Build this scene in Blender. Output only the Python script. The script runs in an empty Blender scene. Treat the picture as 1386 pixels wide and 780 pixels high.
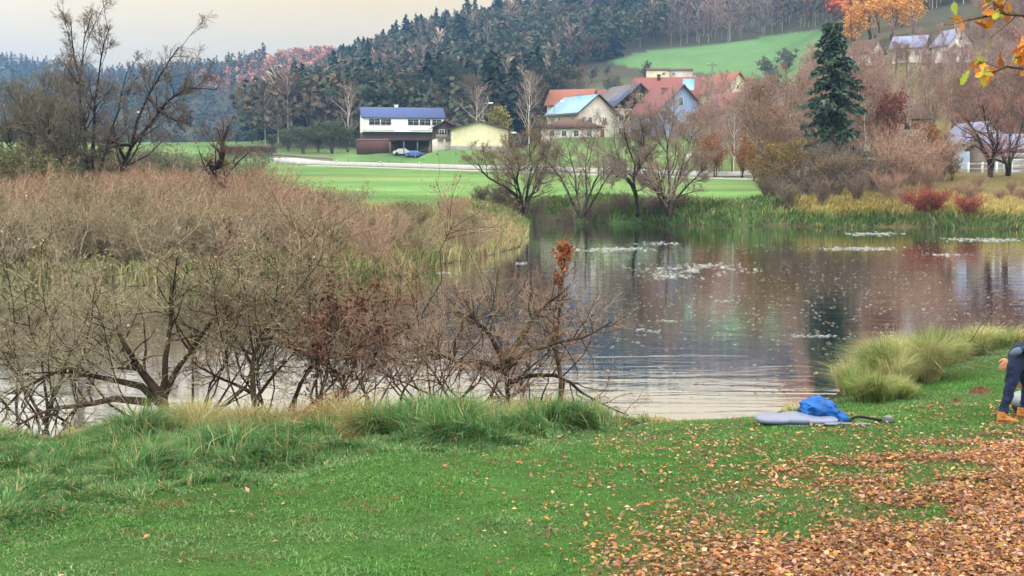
import bpy, bmesh, math, numpy as np
from mathutils import Vector, Matrix
R = math.radians
sc = bpy.context.scene
COL = sc.collection

# ------------------------------------------------------------------ camera, sky, sun, exposure
F, CX, CY, HOR, CAMZ = 1700.0, 693.0, 390.0, 243.0, 3.5
PITCH = math.atan((CY - HOR) / F)
cam = bpy.data.objects.new('camera', bpy.data.cameras.new('camera'))
cam.data.sensor_width = 36; cam.data.lens = F / 1386 * 36
cam.data.clip_start = 0.1; cam.data.clip_end = 8000
cam.location = (0, 0, CAMZ); cam.rotation_euler = (math.pi / 2 - PITCH, 0, 0)
COL.objects.link(cam); sc.camera = cam

SUN_EL, SUN_AZ = 3.5, 196.0          # azimuth clockwise from +Y: behind the camera, a little to its left
w = bpy.data.worlds.new('World'); sc.world = w; w.use_nodes = True
nt = w.node_tree; nt.nodes.clear()
sky = nt.nodes.new('ShaderNodeTexSky'); sky.sky_type = 'NISHITA'; sky.sun_disc = False
sky.sun_elevation = R(SUN_EL); sky.sun_rotation = R(SUN_AZ)
sky.air_density = 1.0; sky.dust_density = 3.0; sky.ozone_density = 1.0
tcw = nt.nodes.new('ShaderNodeTexCoord'); mpw = nt.nodes.new('ShaderNodeMapping'); mpw.inputs['Scale'].default_value = (1, 1, 5)
nzw = nt.nodes.new('ShaderNodeTexNoise'); nzw.inputs['Scale'].default_value = 1.6; nzw.inputs['Detail'].default_value = 4
crw = nt.nodes.new('ShaderNodeValToRGB')
crw.color_ramp.elements[0].position = 0.3; crw.color_ramp.elements[0].color = (2.5, 2.22, 1.72, 1)
crw.color_ramp.elements[1].position = 0.72; crw.color_ramp.elements[1].color = (3.0, 2.58, 1.86, 1)
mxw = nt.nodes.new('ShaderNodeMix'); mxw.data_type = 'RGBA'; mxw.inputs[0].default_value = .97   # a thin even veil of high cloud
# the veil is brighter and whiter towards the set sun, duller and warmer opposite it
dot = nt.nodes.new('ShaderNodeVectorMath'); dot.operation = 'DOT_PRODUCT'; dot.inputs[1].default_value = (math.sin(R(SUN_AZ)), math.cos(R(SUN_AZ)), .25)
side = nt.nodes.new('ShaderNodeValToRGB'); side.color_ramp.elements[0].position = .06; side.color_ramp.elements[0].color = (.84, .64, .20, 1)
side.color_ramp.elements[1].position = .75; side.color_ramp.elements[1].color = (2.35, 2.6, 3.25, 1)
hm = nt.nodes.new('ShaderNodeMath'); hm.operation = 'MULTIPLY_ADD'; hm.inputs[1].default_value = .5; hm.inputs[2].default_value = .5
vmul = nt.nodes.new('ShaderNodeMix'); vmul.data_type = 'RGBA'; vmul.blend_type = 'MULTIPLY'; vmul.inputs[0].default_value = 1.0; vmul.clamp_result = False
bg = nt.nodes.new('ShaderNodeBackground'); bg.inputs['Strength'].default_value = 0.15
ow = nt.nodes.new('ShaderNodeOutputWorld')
lk = nt.links.new
lk(tcw.outputs['Generated'], mpw.inputs[0]); lk(mpw.outputs[0], nzw.inputs['Vector']); lk(nzw.outputs[0], crw.inputs[0])
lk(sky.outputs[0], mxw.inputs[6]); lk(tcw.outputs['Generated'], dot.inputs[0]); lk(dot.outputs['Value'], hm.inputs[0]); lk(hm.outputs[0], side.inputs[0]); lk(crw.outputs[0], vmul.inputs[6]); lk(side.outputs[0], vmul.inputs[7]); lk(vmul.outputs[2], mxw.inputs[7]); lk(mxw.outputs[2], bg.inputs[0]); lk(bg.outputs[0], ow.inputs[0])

sl = bpy.data.lights.new('sun', 'SUN'); sl.energy = 2.0; sl.angle = R(0.5); sl.color = (1.0, 0.70, 0.46)
sun = bpy.data.objects.new('sun', sl); COL.objects.link(sun)
az, el = R(SUN_AZ), R(SUN_EL)
sdir = Vector((math.sin(az) * math.cos(el), math.cos(az) * math.cos(el), math.sin(el)))
sun.rotation_euler = sdir.to_track_quat('Z', 'Y').to_euler()

sc.view_settings.view_transform = 'Standard'; sc.view_settings.look = 'None'
sc.view_settings.exposure = 2.3; sc.view_settings.gamma = 1.0
sc.render.engine = 'CYCLES'
sc.cycles.max_bounces = 6; sc.cycles.transparent_max_bounces = 8; sc.cycles.volume_bounces = 0
sc.cycles.use_denoising = True
try: sc.cycles.denoiser = 'OPENIMAGEDENOISE'
except Exception: pass

# ------------------------------------------------------------------ helpers
rng = np.random.default_rng(7)
def S(r, g, b):
    c = np.array([r, g, b], float) / 255
    return tuple(np.where(c <= 0.04045, c / 12.92, ((c + 0.055) / 1.055) ** 2.4))
cp, sp = math.cos(PITCH), math.sin(PITCH)
def P(px, py, Y):
    a, b = (px - CX) / F, (CY - py) / F
    d = (a, cp + b * sp, -sp + b * cp); t = Y / d[1]
    return np.array((d[0] * t, Y, CAMZ + d[2] * t))
def PZ(px, py, z=0.0):
    a, b = (px - CX) / F, (CY - py) / F
    d = (a, cp + b * sp, -sp + b * cp); t = (z - CAMZ) / d[2]
    return (d[0] * t, d[1] * t)
def proj(x, y, z):
    zz = z - CAMZ
    dep = y * cp - zz * sp; up = y * sp + zz * cp
    dep = np.where(dep < 0.1, 0.1, dep)
    return CX + F * x / dep, CY - F * up / dep
def sm(a, b, x):
    t = np.clip((x - a) / (b - a), 0, 1); return t * t * (3 - 2 * t)
def _h(ix, iy, s):
    n = (ix * 374761393 + iy * 668265263 + s * 974634777) & 0x7fffffff
    n = ((n ^ (n >> 13)) * 1274126177) & 0x7fffffff
    return ((n ^ (n >> 16)) & 0xffff) / 65535.0
def vnoise(x, y, s=0):
    ix = np.floor(x).astype(np.int64); iy = np.floor(y).astype(np.int64)
    fx = x - ix; fy = y - iy; fx = fx * fx * (3 - 2 * fx); fy = fy * fy * (3 - 2 * fy)
    a = _h(ix, iy, s); b = _h(ix + 1, iy, s); c = _h(ix, iy + 1, s); d = _h(ix + 1, iy + 1, s)
    return (a * (1 - fx) + b * fx) * (1 - fy) + (c * (1 - fx) + d * fx) * fy
def fbm(x, y, s=0, o=4):
    v = 0; a = 0.5; t = 0
    for i in range(o):
        v = v + a * vnoise(x, y, s + i); t += a; a *= .5; x = x * 2.03; y = y * 2.03
    return v / t

def tag(o, label=None, cat=None, group=None, kind=None):
    if label: o['label'] = label
    if cat: o['category'] = cat
    if group: o['group'] = group
    if kind: o['kind'] = kind
    return o
def link(name, data, parent=None):
    o = bpy.data.objects.new(name, data); COL.objects.link(o)
    if parent is not None: o.parent = parent
    return o
def empty(name, loc=(0, 0, 0), rz=0.0):
    o = link(name, None); o.location = loc; o.rotation_euler = (0, 0, rz); o.empty_display_size = .3; return o
def copy_tree(o, parent=None):
    c = o.copy(); COL.objects.link(c)
    if parent is not None: c.parent = parent
    for ch in [k for k in ALLKIDS.get(o.name, [])]: copy_tree(ch, c)
    return c
ALLKIDS = {}
def kids(parent, *ch): ALLKIDS.setdefault(parent.name, []).extend(ch)

def mesh_np(name, V, Q=None, T=None, col=None, smooth=False):
    """V (n,3); Q (m,4) quads; T (k,3) tris; col (n,3) per-vertex base colour."""
    me = bpy.data.meshes.new(name)
    V = np.asarray(V, np.float32); me.vertices.add(len(V)); me.vertices.foreach_set('co', V.ravel())
    nq = 0 if Q is None else len(Q); ntr = 0 if T is None else len(T)
    idx = []
    if nq: idx.append(np.asarray(Q, np.int32).ravel())
    if ntr: idx.append(np.asarray(T, np.int32).ravel())
    idx = np.concatenate(idx); me.loops.add(len(idx)); me.loops.foreach_set('vertex_index', idx)
    ls = np.concatenate([np.arange(nq) * 4, nq * 4 + np.arange(ntr) * 3]).astype(np.int32)
    me.polygons.add(nq + ntr); me.polygons.foreach_set('loop_start', ls)
    if smooth: me.polygons.foreach_set('use_smooth', np.ones(nq + ntr, bool))
    if col is not None:
        a = me.color_attributes.new('col', 'FLOAT_COLOR', 'POINT')
        c4 = np.ones((len(V), 4), np.float32); c4[:, :3] = col; a.data.foreach_set('color', c4.ravel())
    me.update(calc_edges=True); me.validate()
    return me

class Soup:
    """collects polygons (quads/tris) with vertex colours and builds them as ONE mesh"""
    def __init__(s): s.V = []; s.Q = []; s.T = []; s.C = []; s.n = 0
    def add(s, V, Q=None, T=None, C=(1, 1, 1)):
        V = np.asarray(V, float).reshape(-1, 3); s.V.append(V)
        if Q is not None and len(Q): s.Q.append(np.asarray(Q).reshape(-1, 4) + s.n)
        if T is not None and len(T): s.T.append(np.asarray(T).reshape(-1, 3) + s.n)
        C = np.asarray(C, float)
        s.C.append(np.broadcast_to(C, (len(V), 3)) if C.ndim == 1 else C); s.n += len(V)
    def mesh(s, name, smooth=False):
        return mesh_np(name, np.concatenate(s.V), np.concatenate(s.Q) if s.Q else None, np.concatenate(s.T) if s.T else None, np.concatenate(s.C), smooth)
    def obj(s, name, m, parent=None, smooth=False):
        me = s.mesh(name, smooth); me.materials.append(m); o = link(name, me, parent)
        if parent is not None: kids(parent, o)
        return o

MATS = {}
def mat(name, color=None, rough=0.8, var=0.25, scale=6.0, bump=0.3, bscale=40.0, attr=False, trans=0.0, spec=0.3, metal=0.0, color2=None, stretch=None, tint=1.0):
    if name in MATS: return MATS[name]
    m = bpy.data.materials.new(name); m.use_nodes = True; n = m.node_tree; L = n.links.new
    b = n.nodes['Principled BSDF']; b.inputs['Roughness'].default_value = rough
    b.inputs['Specular IOR Level'].default_value = spec; b.inputs['Metallic'].default_value = metal
    tc = n.nodes.new('ShaderNodeTexCoord'); mp = n.nodes.new('ShaderNodeMapping'); L(tc.outputs['Object'], mp.inputs[0])
    if stretch: mp.inputs['Scale'].default_value = stretch
    nz = n.nodes.new('ShaderNodeTexNoise'); nz.inputs['Scale'].default_value = scale; nz.inputs['Detail'].default_value = 5
    L(mp.outputs[0], nz.inputs['Vector'])
    mr = n.nodes.new('ShaderNodeMapRange'); mr.inputs[1].default_value = .3; mr.inputs[2].default_value = .7
    mr.inputs[3].default_value = (1 - var) * tint; mr.inputs[4].default_value = (1 + var) * tint
    L(nz.outputs[0], mr.inputs[0])
    if attr:
        at = n.nodes.new('ShaderNodeAttribute'); at.attribute_name = 'col'; src = at.outputs['Color']
    elif color2 is not None:
        mx = n.nodes.new('ShaderNodeMix'); mx.data_type = 'RGBA'; mx.inputs[6].default_value = (*color, 1); mx.inputs[7].default_value = (*color2, 1)
        n2 = n.nodes.new('ShaderNodeTexNoise'); n2.inputs['Scale'].default_value = scale * .37; n2.inputs['Detail'].default_value = 6
        r2 = n.nodes.new('ShaderNodeMapRange'); r2.inputs[1].default_value = .4; r2.inputs[2].default_value = .6
        L(mp.outputs[0], n2.inputs['Vector']); L(n2.outputs[0], r2.inputs[0]); L(r2.outputs[0], mx.inputs[0]); src = mx.outputs[2]
    else:
        rg = n.nodes.new('ShaderNodeRGB'); rg.outputs[0].default_value = (*color, 1); src = rg.outputs[0]
    vm = n.nodes.new('ShaderNodeVectorMath'); vm.operation = 'SCALE'; L(src, vm.inputs[0]); L(mr.outputs[0], vm.inputs['Scale'])
    L(vm.outputs[0], b.inputs['Base Color'])
    if bump > 0:
        nb = n.nodes.new('ShaderNodeTexNoise'); nb.inputs['Scale'].default_value = bscale; nb.inputs['Detail'].default_value = 4
        L(mp.outputs[0], nb.inputs['Vector']); bp = n.nodes.new('ShaderNodeBump'); bp.inputs['Strength'].default_value = bump; bp.inputs['Distance'].default_value = .02
        L(nb.outputs[0], bp.inputs['Height']); L(bp.outputs[0], b.inputs['Normal'])
    if trans > 0:
        tr = n.nodes.new('ShaderNodeBsdfTranslucent'); L(vm.outputs[0], tr.inputs[0]); ms = n.nodes.new('ShaderNodeMixShader'); ms.inputs[0].default_value = trans
        L(b.outputs[0], ms.inputs[1]); L(tr.outputs[0], ms.inputs[2]); L(ms.outputs[0], n.nodes['Material Output'].inputs[0])
    MATS[name] = m; return m

M_GROUND = mat('ground_soil_grass', attr=True, rough=.95, var=.22, scale=3.0, bump=.5, bscale=25, spec=.1)
M_LEAF = mat('leaf', attr=True, rough=.65, var=.12, scale=.8, bump=0, trans=.3, spec=.25)
M_LEAFFAR = mat('leaf_far', attr=True, rough=.9, var=.12, scale=.08, bump=0, trans=.0, spec=.1)
M_BARK = mat('bark', attr=True, rough=.9, var=.35, scale=9, bump=.4, bscale=60, spec=.15)

# ------------------------------------------------------------------ terrain
def Zp(pts): return [PZ(*p) for p in pts]
NEAR = [(-120, 2), (-60, 9), (-25, 14.6)] + Zp([(-40, 600), (120, 604), (300, 604), (480, 598), (620, 590), (740, 584), (820, 578), (870, 573), (960, 570), (1040, 563), (1100, 550), (1145, 528), (1190, 502), (1250, 480), (1386, 452), (1480, 440)]) + [(24, 36), (45, 42), (120, 60)]
FAR = [(140, 84), (70, 84)] + Zp([(1386, 311), (1300, 309), (1200, 307), (1120, 309), (1060, 305), (980, 306), (900, 303), (820, 302), (770, 299), (730, 300), (700, 298)])
PEN = Zp([(712, 306), (716, 318), (700, 336), (650, 350), (600, 358), (560, 372), (470, 380), (380, 378), (200, 388), (60, 386), (-100, 390)]) + [(-40, 38), (-70, 32), (-140, 24)]
RIVER = np.array(NEAR + FAR + PEN)
def sdist(x, y, poly):
    """distance to the outline, positive outside"""
    d = np.full(x.shape, 1e9); inside = np.zeros(x.shape, bool); n = len(poly)
    for i in range(n):
        ax, ay = poly[i]; bx, by = poly[(i + 1) % n]; ex, ey = bx - ax, by - ay
        t = np.clip(((x - ax) * ex + (y - ay) * ey) / (ex * ex + ey * ey), 0, 1)
        d = np.minimum(d, np.hypot(x - ax - t * ex, y - ay - t * ey))
        if ey != 0:
            c = ((ay > y) != (by > y)) & (x < (bx - ax) * (y - ay) / ey + ax); inside ^= c
    return np.where(inside, -d, d)
PADS = []      # level ground under each building: x, y, z, radius
def pxof(x, y): return CX + F * x / np.maximum(y, 5)
def height(x, y, pads=True):
    x = np.asarray(x, float); y = np.asarray(y, float)
    d = sdist(x + .35 * (vnoise(x * .7, y * .7, 3) - .5), y + .35 * (vnoise(x * .7, y * .7, 4) - .5), RIVER)
    px = np.clip(pxof(x, y), -2500, 4000); r = np.hypot(x, y)
    near = sm(34, 30, y - np.clip(x - 8, 0, 40) * .45)
    pl = np.interp(y, [0, 60, 92, 100, 270, 300, 340, 400], [.45, .6, 1.4, 1.7, 6.8, 9.6, 13, 15])
    pl = pl + 5.6 * sm(700, 760, px) * sm(205, 250, y) * sm(420, 300, y)
    pl = pl + 1.8 * sm(1000, 1250, px) * sm(97, 112, y)
    zf = pl * (1 - np.exp(-np.maximum(d, 0) / 2.2))
    zn = .62 * (1 - np.exp(-np.maximum(d, 0) / 2.8)) + .014 * np.maximum(d, 0) + .07 * (fbm(x * .5, y * .5, 11) - .5)
    z = np.where(d > 0, zn * near + zf * (1 - near), np.maximum(d * .45, -1.6))
    # hills ahead
    r0 = np.interp(px, [300, 900, 1040, 1160, 1386], [320, 320, 290, 140, 120])
    rid = np.interp(px, [-400, 250, 345, 400, 465, 554, 638, 760, 900, 1100, 1400, 2200, 4000], [0, 0, 4, 30, 47, 62, 74, 82, 87, 90, 98, 120, 110])
    hA = rid * sm(r0, 820, r) * sm(60, 140, y)
    hB = np.interp(px, [-400, 150, 280, 340, 400, 470, 560, 700], [52, 52, 72, 84, 91, 93, 80, 30]) * sm(700, 1150, r) * sm(60, 200, y)
    z = z + np.maximum(hA, hB)
    z = z + np.interp(px, [-2500, -300, 0, 120, 220, 285, 340, 420, 800], [70, 62, 66, 58, 48, 38, 15, 0, 0]) * sm(1150, 1600, r) * sm(60, 300, y)
    # unseen ridge added behind the camera to keep the low sun off the river
    back = sm(60, 460, x * math.sin(az) + y * math.cos(az))
    z = z + back * SHADE_RIDGE(x, y)
    z = z + 5 * (fbm(x / 90, y / 90, 21) - .5) * sm(350, 520, r) + 14 * (fbm(x / 260, y / 260, 31) - .5) * sm(500, 900, r)
    if pads:
        for (a, b, c, rad) in PADS:
            q = np.hypot(x - a, y - b) / rad
            z = z + (c - z) * np.exp(-q ** 4)
    return z
def SHADE_RIDGE(x, y):  # added ridge's heights, shaped so only some hilltops stay in the sun
    u = x * math.cos(az) - y * math.sin(az)      # offset across the sun's direction
    return np.interp(u, [-900, -300, -60, 5, 15, 60, 90, 400, 450, 640, 720, 1500], [130, 130, 92, 92, 150, 150, 195, 195, 82, 82, 205, 205])
def gz(x, y): return float(height(np.array([x]), np.array([y]))[0])
def onpx(px, Y):
    """ground point at depth Y under image column px"""
    x = (px - CX) / F * Y; return np.array((x, Y, gz(x, Y)))

# building sites (x, y, z of the floor, radius)
def site(px, py, Y, rad):
    p = P(px, py, Y); PADS.append((p[0], p[1], p[2], rad)); return p
ST = dict(white=site(544, 203, 292, 15), cream=site(634, 202, 262, 11),
          solar=site(787, 190, 262, 9), dark=site(846, 189, 270, 10), blue=site(903, 186, 255, 10),
          redback=site(905, 150, 330, 13), redleft=site(775, 160, 320, 8), longdark=site(815, 158, 345, 10),
          redright=site(985, 186, 230, 9), glass=site(1315, 232, 138, 7), garage=site(1378, 238, 128, 7),
          annex=site(1212, 204, 170, 7), upa=site(1232, 84, 286, 6), upb=site(1288, 84, 277, 5), upc=site(1172, 88, 291, 5), shed=site(890, 106, 470, 9), shedb=site(918, 106, 474, 8))

# the ground: one polar sheet, fine in front, reaching past the horizon
th = np.concatenate([np.linspace(-180, -34, 74)[:-1], np.linspace(-34, 34, 620), np.linspace(34, 180, 74)[1:-1]]) * math.pi / 180
rr = np.concatenate([np.linspace(.6, 7, 12)[:-1], 7 * np.exp(np.arange(0, 455) * .0138)])
TH, RR = np.meshgrid(th, rr); GX = RR * np.sin(TH); GY = RR * np.cos(TH)
GZ = height(GX, GY)
GPX, GPY = proj(GX, GY, GZ); GD = sdist(GX, GY, RIVER)
nr, na = GX.shape
i, j = np.meshgrid(np.arange(nr - 1), np.arange(na), indexing='ij'); j2 = (j + 1) % na
Q = np.stack([i * na + j, (i + 1) * na + j, (i + 1) * na + j2, i * na + j2], -1).reshape(-1, 4)[:, ::-1]
V = np.stack([GX, GY, GZ], -1).reshape(-1, 3); V = np.vstack([V, [0, 0, gz(0, 0)]])
T = np.array([[len(V) - 1, k, (k + 1) % na] for k in range(na)])[:, ::-1]
def meadow_mask(px, py, r):       # the upper pasture above the village
    top = np.interp(px, [820, 870, 960, 1060, 1125], [82, 70, 62, 46, 38]); bot = np.interp(px, [820, 880, 960, 1125, 1200], [84, 97, 99, 120, 140])
    return (px > 822) & (px < 1128) & (py > top) & (py < bot) & (r > 380) & (r < 760)
lawn = np.array(S(52, 84, 38)); field = np.array(S(90, 124, 72)); soil = np.array(S(70, 62, 46)); wood = np.array(S(72, 70, 52)); mud = np.array(S(62, 58, 44)); mead = np.array(S(88, 122, 76))
n1 = fbm(GX * .35, GY * .35, 5); n2 = fbm(GX / 14, GY / 14, 6); n3 = fbm(GX / 40, GY / 9, 8)
C = np.empty(GX.shape + (3,)); C[:] = lawn
rad = np.hypot(GX, GY)
nearm = sm(34, 30, GY - np.clip(GX - 8, 0, 40) * .45)[..., None]
farc = field * (.6 + .8 * n2[..., None]) * (1 + .7 * (n3[..., None] - .5) * 2) * (.85 + .3 * fbm(GX / 2.5, GY / 3, 12)[..., None])
dry = sm(.5, .7, fbm(GX / 22, GY / 12, 14))[..., None] * .45
farc = farc * (1 - dry) + np.array(S(128, 128, 82)) * dry
penc = np.array(S(96, 92, 60)) * (.7 + .6 * n1[..., None])
ispen = (sm(760, 690, GPX) * sm(98, 84, GY))[..., None]
farc = farc * (1 - ispen) + penc * ispen
rough_r = (sm(1010, 1070, GPX) * sm(60, 80, GY))[..., None]
farc = farc * (1 - rough_r) + np.array(S(104, 96, 62)) * (.7 + .6 * n1[..., None]) * rough_r
gard = (sm(735, 790, GPX) * sm(1010, 900, GPX) * sm(300, 330, rad) * sm(520, 470, rad))[..., None]
hillm = (sm(300, 330, rad) * np.maximum(sm(330, 400, GPX), sm(640, 800, rad)))[..., None]
farc = farc * (1 - hillm) + (wood * (1 - gard) + np.array(S(104, 112, 76)) * gard) * (.7 + .6 * n2[..., None]) * hillm
mm = meadow_mask(GPX, GPY, rad)[..., None]
farc = np.where(mm, mead * (.75 + .3 * n2[..., None] + .3 * n3[..., None]) * (.85 + .3 * fbm(GX / 7, GY / 9, 9)[..., None]), farc)
C = C * (.75 + .5 * n1[..., None]) * nearm + farc * (1 - nearm)
def litter(px_, py_, X, Y):
    edge = (px_ - np.interp(py_, [580, 600, 640, 700, 780], [1330, 1130, 900, 800, 600])) / 480
    fn = fbm(X * .9, Y * 1.8, 71) + .25 * (edge - .5)
    return np.clip(edge, 0, 1.2) ** 1.3 * (.1 + 1.7 * sm(.42, .62, fn)) * np.interp(px_, [700, 1000, 1386], [.35, .6, 1.2])
lit_ = (np.clip(litter(GPX, GPY, GX, GY) * 1.4, 0, .9) * (GY > 1) * (GY < 17) * (rad < 25))[..., None]
C = C * (1 - lit_) + np.array(S(104, 78, 58)) * lit_
bankm = (sm(.5, .0, GD) * (GD > -30))[..., None]
C = C * (1 - bankm) + mud * bankm
Cv = np.vstack([C.reshape(-1, 3), lawn])
gme = mesh_np('ground', V, Q, T, Cv, True); gme.materials.append(M_GROUND)
ground = tag(link('ground', gme), 'grassy river bank, green valley field and wooded hills rising behind', 'ground', kind='structure')

# ------------------------------------------------------------------ water
mw = bpy.data.materials.new('river_water'); mw.use_nodes = True; n = mw.node_tree; L = n.links.new
b = n.nodes['Principled BSDF']; b.inputs['Base Color'].default_value = (.74, .80, .90, 1); b.inputs['Metallic'].default_value = 1.0; b.inputs['Roughness'].default_value = .035
b.inputs['IOR'].default_value = 4.5; b.inputs['Specular IOR Level'].default_value = .6
tc = n.nodes.new('ShaderNodeTexCoord')
def wv(scale, sx, sy, dist, strength, prev=None):
    mp = n.nodes.new('ShaderNodeMapping'); mp.inputs['Scale'].default_value = (sx, sy, 1); mp.inputs['Rotation'].default_value = (0, 0, R(8))
    nz = n.nodes.new('ShaderNodeTexNoise'); nz.inputs['Scale'].default_value = scale; nz.inputs['Detail'].default_value = 3; nz.inputs['Roughness'].default_value = .55; nz.inputs['Distortion'].default_value = .9
    bp = n.nodes.new('ShaderNodeBump'); bp.inputs['Strength'].default_value = strength; bp.inputs['Distance'].default_value = dist
    L(tc.outputs['Object'], mp.inputs[0]); L(mp.outputs[0], nz.inputs['Vector']); L(nz.outputs[0], bp.inputs['Height'])
    if prev: L(prev.outputs[0], bp.inputs['Normal'])
    return bp
b1 = wv(.9, .22, 1, 0.04, .24); b2 = wv(4.5, .3, 1, .005, .32, b1)
L(b2.outputs[0], b.inputs['Normal'])
xs = [-170, 170]; 
wme = mesh_np('river_water', [(-170, -20, 0), (170, -20, 0), (170, 130, 0), (-170, 130, 0)], [(0, 1, 2, 3)]); wme.materials.append(mw)
tag(link('river_water', wme), 'calm river water mirroring the hillside and pale sky', 'river', kind='structure')

# ------------------------------------------------------------------ air
hz = bpy.data.materials.new('haze_air'); hz.use_nodes = True; n = hz.node_tree; n.nodes.remove(n.nodes['Principled BSDF'])
pv = n.nodes.new('ShaderNodeVolumePrincipled'); pv.inputs['Color'].default_value = (.20, .40, .76, 1); pv.inputs['Density'].default_value = .00036
n.links.new(pv.outputs[0], n.nodes['Material Output'].inputs['Volume'])
def boxmesh(name, lo, hi):
    v = [(x, y, z) for z in (lo[2], hi[2]) for y in (lo[1], hi[1]) for x in (lo[0], hi[0])]
    return mesh_np(name, v, [(0, 2, 3, 1), (4, 5, 7, 6), (0, 1, 5, 4), (2, 6, 7, 3), (0, 4, 6, 2), (1, 3, 7, 5)])
GR = float(rr[-1]) + 20
print('max z', GZ.max())
hme = boxmesh('haze', (-GR, -GR, float(GZ.min()) - 1), (GR, GR, float(GZ.max()) + 32)); hme.materials.append(hz)
tag(link('haze', hme), 'thin blue evening haze filling the valley', 'haze', kind='stuff')

# ------------------------------------------------------------------ plants: branches and leaves, all vectorised
def unit(v): return v / np.maximum(np.linalg.norm(v, axis=-1, keepdims=True), 1e-9)
def resample(pts, n):
    pts = np.asarray(pts, float); s = np.concatenate([[0], np.cumsum(np.linalg.norm(np.diff(pts, axis=0), axis=1))])
    t = np.linspace(0, s[-1], n); return np.stack([np.interp(t, s, pts[:, k]) for k in range(3)], 1)
def stem(pts, r0, r1, n=10, rg=None, wob=.03):
    p = resample(pts, n); L0 = np.linalg.norm(p[-1] - p[0])
    if rg is not None: p[1:] += rg.normal(0, wob * L0 / 3, (n - 1, 3)) * .5
    return p, r0 + (r1 - r0) * np.linspace(0, 1, n) ** .8
def spawn(PP, RR_, rg, count, lf, ang=(30, 65), up=.15, n=5, rk=.55, curve=.18, t0=.25, rmin=.003, gravity=0.0, taper=.6):
    B, m, _ = PP.shape; N = B * count; pi = np.repeat(np.arange(B), count)
    t = t0 + (1 - t0) * rg.random(N) ** .9; f = t * (m - 1); k = np.minimum(f.astype(int), m - 2); fr = (f - k)[:, None]
    pos = PP[pi, k] * (1 - fr) + PP[pi, k + 1] * fr; tan = unit(PP[pi, k + 1] - PP[pi, k])
    rad = RR_[pi, k] * (1 - fr[:, 0]) + RR_[pi, k + 1] * fr[:, 0]
    perp = unit(np.cross(tan, rg.normal(size=(N, 3)))); a = np.radians(rg.uniform(*ang, N))[:, None]
    d = unit(np.cos(a) * tan + np.sin(a) * perp + np.array([0, 0, up]))
    plen = np.linalg.norm(np.diff(PP, axis=1), axis=2).sum(1)[pi]
    Lb = lf * plen * (1.15 - taper * t) * rg.uniform(.55, 1.25, N)
    step = (Lb / (n - 1))[:, None]; out = np.empty((N, n, 3)); out[:, 0] = pos
    for q in range(1, n):
        out[:, q] = out[:, q - 1] + d * step
        d = unit(d + rg.normal(0, curve, (N, 3)) + np.array([0, 0, up * .5 - gravity * q / n]))
    r0 = np.maximum(rad * rk, rmin)[:, None]
    return out, np.maximum(r0 * (1 - np.linspace(0, .75, n))[None], rmin * .6)
def tubes(so, PP, RR_, sides=4, C=(1, 1, 1)):
    if PP.ndim == 2: PP = PP[None]; RR_ = RR_[None]
    B, m, _ = PP.shape; tan = np.empty_like(PP); tan[:, 1:-1] = PP[:, 2:] - PP[:, :-2]; tan[:, 0] = PP[:, 1] - PP[:, 0]; tan[:, -1] = PP[:, -1] - PP[:, -2]
    tan = unit(tan); ref = np.where(np.abs(tan[:, :1, 2:3]) > .9, np.array([1., 0, 0]), np.array([0, 0, 1.]))
    u = unit(np.cross(tan, ref)); v = np.cross(tan, u); a = np.arange(sides) * 2 * math.pi / sides
    ring = PP[:, :, None] + RR_[:, :, None, None] * (np.cos(a)[:, None] * u[:, :, None] + np.sin(a)[:, None] * v[:, :, None])
    V = ring.reshape(-1, 3); bi, mi, si = np.meshgrid(np.arange(B), np.arange(m - 1), np.arange(sides), indexing='ij')
    s2 = (si + 1) % sides; b0 = (bi * m + mi) * sides; b1 = b0 + sides
    Q = np.stack([b0 + si, b0 + s2, b1 + s2, b1 + si], -1).reshape(-1, 4)
    C = np.asarray(C, float)
    if C.ndim == 2 and len(C) == B: C = np.repeat(C, m * sides, 0)
    so.add(V, Q, C=C)
def pal(rg, n, cols, jit=.18):
    c = np.asarray(cols, float)[rg.integers(0, len(cols), n)]
    return np.clip(c * (1 + rg.normal(0, jit, (n, 1))) * (1 + rg.normal(0, jit * .3, (n, 3))), .004, .95)
def leaves(so, pos, rg, size, cols, asp=.55, flat=0.0, jit=.18, nrm=None, sr=(.6, 1.3)):
    """one folded leaf per position: two quads"""
    N = len(pos); s = size * rg.uniform(*sr, N)[:, None]
    a = unit(rg.normal(size=(N, 3)) * np.array([1, 1, max(0., 1 - flat)])); nn = rg.normal(size=(N, 3)); nn[:, 2] = np.abs(nn[:, 2]) + flat * 4
    if nrm is not None: nn = nn * .6 + nrm
    bb = unit(np.cross(a, nn)); c = np.cross(bb, a)
    v = np.stack([pos, pos + a * s * .45 + bb * s * asp * .5 + c * s * .12, pos + a * s, pos + a * s * .45 - bb * s * asp * .5 + c * s * .12], 1).reshape(-1, 3)
    so.add(v, np.arange(N * 4).reshape(-1, 4), C=np.repeat(pal(rg, N, cols, jit), 4, 0))
def along(PP, rg, n, spread=.02, t0=0.0):
    B, m, _ = PP.shape; bi = rg.integers(0, B, n); f = (t0 + (1 - t0) * rg.random(n)) * (m - 1); k = np.minimum(f.astype(int), m - 2); fr = (f - k)[:, None]
    return PP[bi, k] * (1 - fr) + PP[bi, k + 1] * fr + rg.normal(0, spread, (n, 3))
def stack(stems):
    n = stems[0][0].shape[0]; return np.stack([s[0] for s in stems]), np.stack([s[1] for s in stems])

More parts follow.
